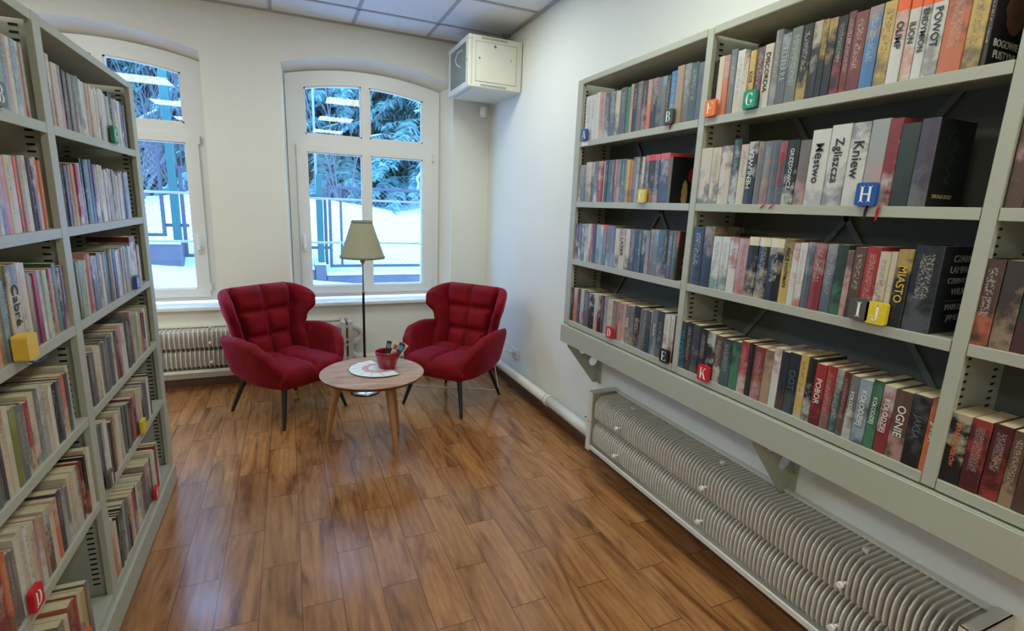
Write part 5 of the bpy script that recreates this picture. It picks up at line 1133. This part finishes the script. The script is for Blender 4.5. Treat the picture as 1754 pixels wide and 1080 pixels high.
for k in range(5): q.tube([(cx1 - .07 + k * .010, cy0 + .20 + .006 * k, cz1 - .002), (cx1 - .075 + k * .013, cy0 + .21, cz1 + .06), (cx1 - .08 + k * .014, cy0 + .22, ZC - 2.36 - .012)], .0035, 6)
q.build('cable', mat('grey_cable', (110, 112, 108), .6, noise=.1), cb)
dt = empty('motion_detector', (1.612, 4.43, 2.255)); tag(dt, 'small white motion detector in the corner below the network cabinet', 'detector')
q = MB(); q.rbox(-.026, .026, -.022, .022, .0, .088, .008); q.build('housing', M_plasticw, dt); dt.rotation_euler = (0, 0, math.radians(-38))
q = MB(); q.rbox(-.018, .018, -.026, -.020, .012, .05, .004); q.build('lens', mat('frosted_lens', (236, 236, 230), .3, noise=.03), dt)
q = MB(); q.tube([(0, .02, .06), (.02, .075, .06)], .010, 8); q.build('wall_bracket', M_plasticw, dt)
sk = empty('wall_socket', (XR - .004, 3.76, .30)); tag(sk, 'white double wall socket low on the right wall behind the armchair', 'socket')
q = MB(); q.rbox(-.008, .004, -.075, .075, -.040, .040, .003); q.build('face_plate', M_plasticw, sk)
for y_ in (-.036, .036):
    q = MB(); q.tube([(-.0075, y_, 0), (-.0105, y_, 0)], .022, 18); q.build('socket_ring', M_plasticw, sk, recalc=True)
    q = MB(); q.tube([(-.0100, y_, 0), (-.0109, y_, 0)], .018, 18); q.build('socket_recess', M_grid, sk, recalc=True)
q = MB(); q.tube([(XR - .015, 3.796, .30), (XR - .05, 3.80, .30)], .017, 12); q.tube([(XR - .045, 3.80, .30), (XR - .07, 3.83, .295), (XR - .075, 3.93, .31), (XR - .085, 4.02, .27), (XR - .10, 4.03, .215), (XR - .13, 3.90, .17), (XR - .15, 3.78, .08), (XR - .165, 3.70, .006), (XR - .30, 3.78, .004), (XR - .5, 3.86, .004), (1.0, 3.98, .004), (.8, 4.10, .004), (.66, 4.05, .006), (.62, 4.03, .010)], .0032, 8)
tag(q.build('power_cord', M_plasticw), 'thin white power cord running from the wall socket to the floor lamp', 'cord')

# ------------------------------------------------------------------ outdoors
from mathutils import noise as MN
def gz(x, y):
    b0 = .60 - .115 * max(-3.5, min(3.5, x))
    if y < 6.75: z = b0 - .06 + .02 * (y - 5)
    else: z = b0 + .10 + (.66 + .115 * max(-3.5, min(3.5, x))) * min(1, (y - 6.75) / 2.0) ** 1.15 * 1.15 - .012 * max(0, y - 8.75)
    return z + .035 * MN.noise((x * 1.3, y * 1.3, 0)) + .012 * MN.noise((x * 5, y * 5, 3)) + .30 * max(0, min(1, (y - 7.2))) * MN.noise((x * .9, y * .7, 9))
s = MB(); nx, ny = 90, 110
s.grid([[(-9 + 20 * i / nx, 5.02 + 24 * (j / ny) ** 1.6, gz(-9 + 20 * i / nx, 5.02 + 24 * (j / ny) ** 1.6)) for j in range(ny + 1)] for i in range(nx + 1)])
o = s.build('snow_ground', M_snow, recalc=True); struct(o)
def conc(x0, x1, z0, z1, label, cap=.02, y0=6.62, y1=6.86):
    r = empty('concrete_wall', ((x0 + x1) / 2, (y0 + y1) / 2, z0)); tag(r, label, 'wall', kind='thing')
    hx = (x1 - x0) / 2; hy = (y1 - y0) / 2
    q = MB(); q.rbox(-hx, hx, -hy, hy, 0, z1 - z0, .012); q.build('base_block', M_concrete, r)
    q = MB(); n_ = max(6, int((x1 - x0) / .06)); 
    T_ = []
    for i in range(n_ + 1):
        x = -hx + 2 * hx * i / n_; k = cap * (1 + .6 * MN.noise((x * 6 + x0, 0, 1)))
        T_.append([(x, -hy - .006, z1 - z0 - .004), (x, -hy + .02, z1 - z0 + k), (x, hy - .02, z1 - z0 + k), (x, hy + .006, z1 - z0 - .004)])
    q.grid(T_); q.build('snow_cap', M_snow, r, recalc=True)
conc(-4.2, -1.085, .50, .955, 'grey concrete retaining wall topped with snow outside the left window')
conc(-1.08, .28, .42, .66, 'low concrete kerb under the fence between the two windows')
conc(.285, .415, .35, .715, 'short concrete stub at the foot of the green post outside right window')
conc(.42, 3.6, .30, .585, 'long low concrete kerb under the chain-link fence outside right window', .035)
def chain(par, x0, x1, z0, z1, y, yz=lambda x: 0, pitch=.062):
    q = MB(); k = x0 - (z1 - z0); r_ = .0014
    def strand(xa, sgn):
        za = z0; pts = []
        # clip line x = xa + sgn*(z-z0)
        t0, t1 = 0, z1 - z0
        if sgn > 0: t0 = max(t0, x0 - xa); t1 = min(t1, x1 - xa)
        else: t0 = max(t0, xa - x1); t1 = min(t1, xa - x0)
        if t1 - t0 < .01: return
        a = Vector((xa + sgn * t0, y, z0 + t0)); b_ = Vector((xa + sgn * t1, y, z0 + t1)); n_ = Vector((0, 1, 0)); d = (b_ - a).normalized(); s_ = d.cross(n_) * r_; t_ = n_ * r_
        q.hexa([a - s_ - t_, a + s_ - t_, a + s_ + t_, a - s_ + t_, b_ - s_ - t_, b_ + s_ - t_, b_ + s_ + t_, b_ - s_ + t_])
    x = x0 - (z1 - z0)
    while x < x1: strand(x, 1); x += pitch
    x = x0
    while x < x1 + (z1 - z0): strand(x, -1); x += pitch
    o = q.build('wire_mesh', M_wire, par); return o
def fence_panel(x0, x1, z0, z1, y, label, t=.035, posts=()):
    r = empty('chain_link_fence', ((x0 + x1) / 2, y, z0)); tag(r, label, 'fence', 'chain-link fence panels outside')
    inv = Matrix.Translation((-(x0 + x1) / 2, -y, -z0))
    for nm, bx in (('frame_post', (x0, x0 + t, z0, z1)), ('frame_post', (x1 - t, x1, z0, z1)), ('frame_rail', (x0 + t, x1 - t, z0, z0 + t)), ('frame_rail', (x0 + t, x1 - t, z1 - t, z1))):
        q = MB(); q.rbox(bx[0], bx[1], y - .018, y + .018, bx[2], bx[3], .003); o = q.build(nm, M_fence, r); o.matrix_parent_inverse = inv
    for px in posts:
        q = MB(); q.box(px, px + t * .8, y - .016, y + .016, z0 + t, z1 - t); o = q.build('frame_post', M_fence, r); o.matrix_parent_inverse = inv
    o = chain(r, x0 + t, x1 - t, z0 + t, z1 - t, y); o.matrix_parent_inverse = inv
fence_panel(-2.9, -1.225, 1.03, 1.99, 6.72, 'tall chain-link panel left of the green post outside left window')
fence_panel(-1.072, .24, .80, 1.765, 6.74, 'chain-link panel just right of the green post outside left window')
fence_panel(.468, 3.4, .668, 1.665, 6.74, 'wide chain-link panel seen through the right window behind the lamp', posts=(.60,))
def gpost(x0, x1, z0, z1, label):
    r = empty('fence_pole', ((x0 + x1) / 2, 6.74, z0)); tag(r, label, 'fence pole', 'green fence poles outside')
    q = MB(); q.rbox(-(x1 - x0) / 2, (x1 - x0) / 2, -.035, .035, 0, z1 - z0, .004); q.build('pole', M_greenpost, r)
    for z in (.18, .80):
        q = MB(); q.box(-(x1 - x0) / 2 - .08, (x1 - x0) / 2 + .08, -.012, .012, z, z + .035); q.build('clamp_bar', M_fence, r)
gpost(-1.165, -1.088, .955, 2.75, 'tall dark green steel fence pole seen through the left window')
gpost(.335, .405, .715, 1.79, 'dark green steel fence pole seen through the right window')
q = MB(); q.rbox(.425, .462, 6.9, 6.95, .60, 1.72, .004); tag(q.build('wooden_stake', M_woodfence), 'weathered wooden stake behind the green pole outside right window', 'stake')
q = MB(); q.rbox(.34, .365, 6.98, 7.01, .70, 3.2, .004); tag(q.build('metal_pole', M_wire), 'thin pale metal pole rising behind the green pole outside', 'pole')
q = MB(); q.rbox(-.25, .27, 6.96, 7.0, .78, 1.60, .004)
for k in range(6): q.rbox(-.25 + k * .088, -.17 + k * .088, 6.94, 6.962, .80, 1.62, .003)
tag(q.build('board_fence', M_woodfence), 'weathered grey board fence at the left edge of the right window view', 'fence')

def frond(mb, sn, base, az, length, droop, rnd_, snow):
    """one drooping spruce branch with hanging twigs; blades are folded strips with real width in space"""
    d = Vector((math.cos(az), math.sin(az), 0)); side = Vector((-d.y, d.x, 0)); n_ = 9; pts = []
    for i in range(n_ + 1):
        t = i / n_; pts.append(base + d * (length * t) + Vector((0, 0, .10 * length * math.sin(t * 1.6) - droop * t * t * length)) + side * (.06 * length * t * rnd_.uniform(-1, 1) * .4))
    for i in range(n_):
        a, b_ = pts[i], pts[i + 1]; mb.add([a - side * .008, a + side * .008, b_ + side * .006, b_ - side * .006], [(0, 1, 2, 3)])
    m_ = int(length * 26)
    for i in range(m_):
        t = (i + .5) / m_; k = min(n_ - 1, int(t * n_)); f_ = t * n_ - k; p = pts[k].lerp(pts[k + 1], f_)
        L_ = (.34 * (1 - t) + .10) * rnd_.uniform(.6, 1.2) * min(1, length)
        for sg in (-1, 1):
            o = (d * rnd_.uniform(.3, .8) + side * sg + Vector((0, 0, rnd_.uniform(-.9, .05)))).normalized() * L_
            q1 = p + o * .55 + Vector((0, 0, rnd_.uniform(-.02, .03))); q2 = p + o + Vector((0, 0, -.22 * L_))
            wv = o.cross(Vector((rnd_.uniform(-1, 1), rnd_.uniform(-1, 1), rnd_.uniform(-1, 1)))).normalized() * rnd_.uniform(.010, .020)
            mb.add([p - wv, p + wv, q1 + wv * 1.4, q1 - wv * 1.4, q2], [(0, 1, 2, 3), (3, 2, 4)])
            wv2 = Vector((wv.z, wv.x, wv.y)); mb.add([p - wv2, p + wv2, q1 + wv2, q1 - wv2, q2], [(0, 1, 2, 3), (3, 2, 4)])
            if snow and rnd_.random() < .5:
                u = Vector((0, 0, .008)); ww = side.cross(o).normalized() if False else Vector((-o.y, o.x, 0)).normalized() * .013
                a = p + o * .15 + u; b2 = p + o * .8 + u + Vector((0, 0, -.1 * L_)); m2 = (a + b2) / 2 + Vector((0, 0, .018))
                sn.add([a, m2 - ww, b2, m2 + ww, m2 + Vector((0, 0, -.02))], [(0, 1, 3), (1, 2, 3), (0, 4, 1), (1, 4, 2), (2, 4, 3), (3, 4, 0)])
    if snow:
        for i in range(1, n_):
            a, b_ = pts[i] + Vector((0, 0, .012)), pts[i + 1] + Vector((0, 0, .012)); wv = side * rnd_.uniform(.012, .03)
            sn.add([a - wv, a + wv, b_ + wv, b_ - wv, a + Vector((0, 0, .025)), b_ + Vector((0, 0, .025))], [(0, 4, 5, 3), (4, 1, 2, 5), (0, 3, 2, 1), (0, 1, 4), (3, 5, 2)])
def spruce(name, seed, zb, ztop, rmax, nb, snowp, label, loc):
    r = empty(name, loc); tag(r, label, 'tree', 'spruces behind the fence'); rr_ = random.Random(seed)
    t = MB(); t.tube([(0, 0, -.6), (.03, .02, ztop * .5), (0, 0, ztop)], [.20, .13, .05], 12); t.build('trunk', M_bark, r)
    mb = MB(); sn = MB()
    for i in range(nb):
        z = zb + (ztop - zb) * (i / nb); az = rr_.uniform(0, 2 * PI); L_ = rmax * (1 - .55 * (z - zb) / (ztop - zb)) * rr_.uniform(.6, 1.1)
        frond(mb, sn, Vector((0, 0, z)), az, L_, rr_.uniform(.25, .6), rr_, rr_.random() < snowp)
    mb.build('needled_branches', M_needles, r); 
    if sn.v: sn.build('branch_snow', M_snow, r)
    return r
def dup(root, loc, rz, label, sc_=1.0):
    c_ = root.copy(); COL.objects.link(c_); c_.location = loc; c_.rotation_euler = (0, 0, rz); c_.scale = (sc_,) * 3; c_['label'] = label
    for ch in list(root.children):
        k = ch.copy(); COL.objects.link(k); k.parent = c_
    return c_
s1 = spruce('spruce_tree', 3, .2, 6.0, 2.5, 230, .16, 'dense snow-flecked spruce filling the right half of the right window', (2.6, 10.6, gz(2.6, 10.6)))
s2 = spruce('spruce_tree', 8, .2, 6.0, 2.4, 230, .05, 'dark spruce behind the mullion of the right window', (.95, 11.6, gz(.95, 11.6)))
dup(s2, (-.6, 13.0, gz(-.6, 13)), 1.0, 'dark spruce farther back behind the wall pier between the windows', 1.15)
dup(s1, (3.9, 13.4, gz(3.9, 13.4)), 2.1, 'large spruce farthest right behind the snowy bank', 1.3)
dup(s2, (2.2, 15.2, gz(2.2, 15)), 4.0, 'tall spruce at the very back of the right window view', 1.5)
dup(s2, (-3.2, 15.5, gz(-3.2, 15)), 3.0, 'dark spruce at the back of the left window view', 1.3)
dup(s1, (-5.6, 17.0, gz(-5.6, 16)), 5.0, 'spruce standing farthest left behind the bare bush', 1.4)
dup(s2, (.6, 17.0, gz(.6, 17)), .4, 'hazy spruce deep in the wood behind the green pole', 1.6)

def twigs(name, label, loc, n_, h, seed, spread=.5):
    r = empty(name, loc); tag(r, label, 'bush'); rr_ = random.Random(seed); mb = MB()
    def grow(p, d, L_, rad, lv):
        pts = [p]; 
        for i in range(4):
            d = (d + Vector((rr_.uniform(-.18, .18), rr_.uniform(-.18, .18), rr_.uniform(-.03, .12)))).normalized(); pts.append(pts[-1] + d * L_ / 4)
        mb.tube(pts, [rad, rad * .85, rad * .7, rad * .55, rad * .4], 5, cap=False)
        if lv:
            for i in range(4):
                q = pts[rr_.randint(1, 4)]; dd = (d + Vector((rr_.uniform(-.8, .8), rr_.uniform(-.8, .8), rr_.uniform(-.1, .5)))).normalized(); grow(q, dd, L_ * rr_.uniform(.4, .65), rad * .5, lv - 1)
    for i in range(n_):
        a = rr_.uniform(0, 2 * PI); grow(Vector((.12 * math.cos(a), .12 * math.sin(a), -.05)), Vector((spread * math.cos(a), spread * math.sin(a), 1)).normalized(), h * rr_.uniform(.6, 1), .016, 2)
    mb.build('twigs', M_twig, r); return r
twigs('bare_bush', 'bare winter bush behind the tall fence panel outside left window', (-1.95, 8.6, gz(-1.95, 8.6)), 16, 1.8, 5)
tb_ = twigs('bare_tree', 'bare branching tree behind the upper pane of the left window', (-1.75, 11.5, gz(-1.75, 11.5)), 9, 4.6, 12, .35); tb_['category'] = 'tree'
for X_, Y_, rz_, sc_, lb_ in ((1.6, 18.5, 1.2, 1.6, 'distant spruce between the two nearest ones, right window'), (4.6, 18.0, 2.6, 1.7, 'distant spruce at the far right edge, right window'), (-1.9, 18.5, .9, 1.5, 'distant spruce right of the bare tree, left window'), (-4.3, 12.8, 2.2, 1.0, 'mid-distance spruce behind the bare bush, left window')):
    dup(s2, (X_, Y_, gz(X_, 15)), rz_, lb_, sc_)
twigs('bare_sapling', 'bare sapling with thin branches before the spruces outside right window', (.9, 8.9, gz(.9, 8.9)), 4, 3.0, 21, .25)
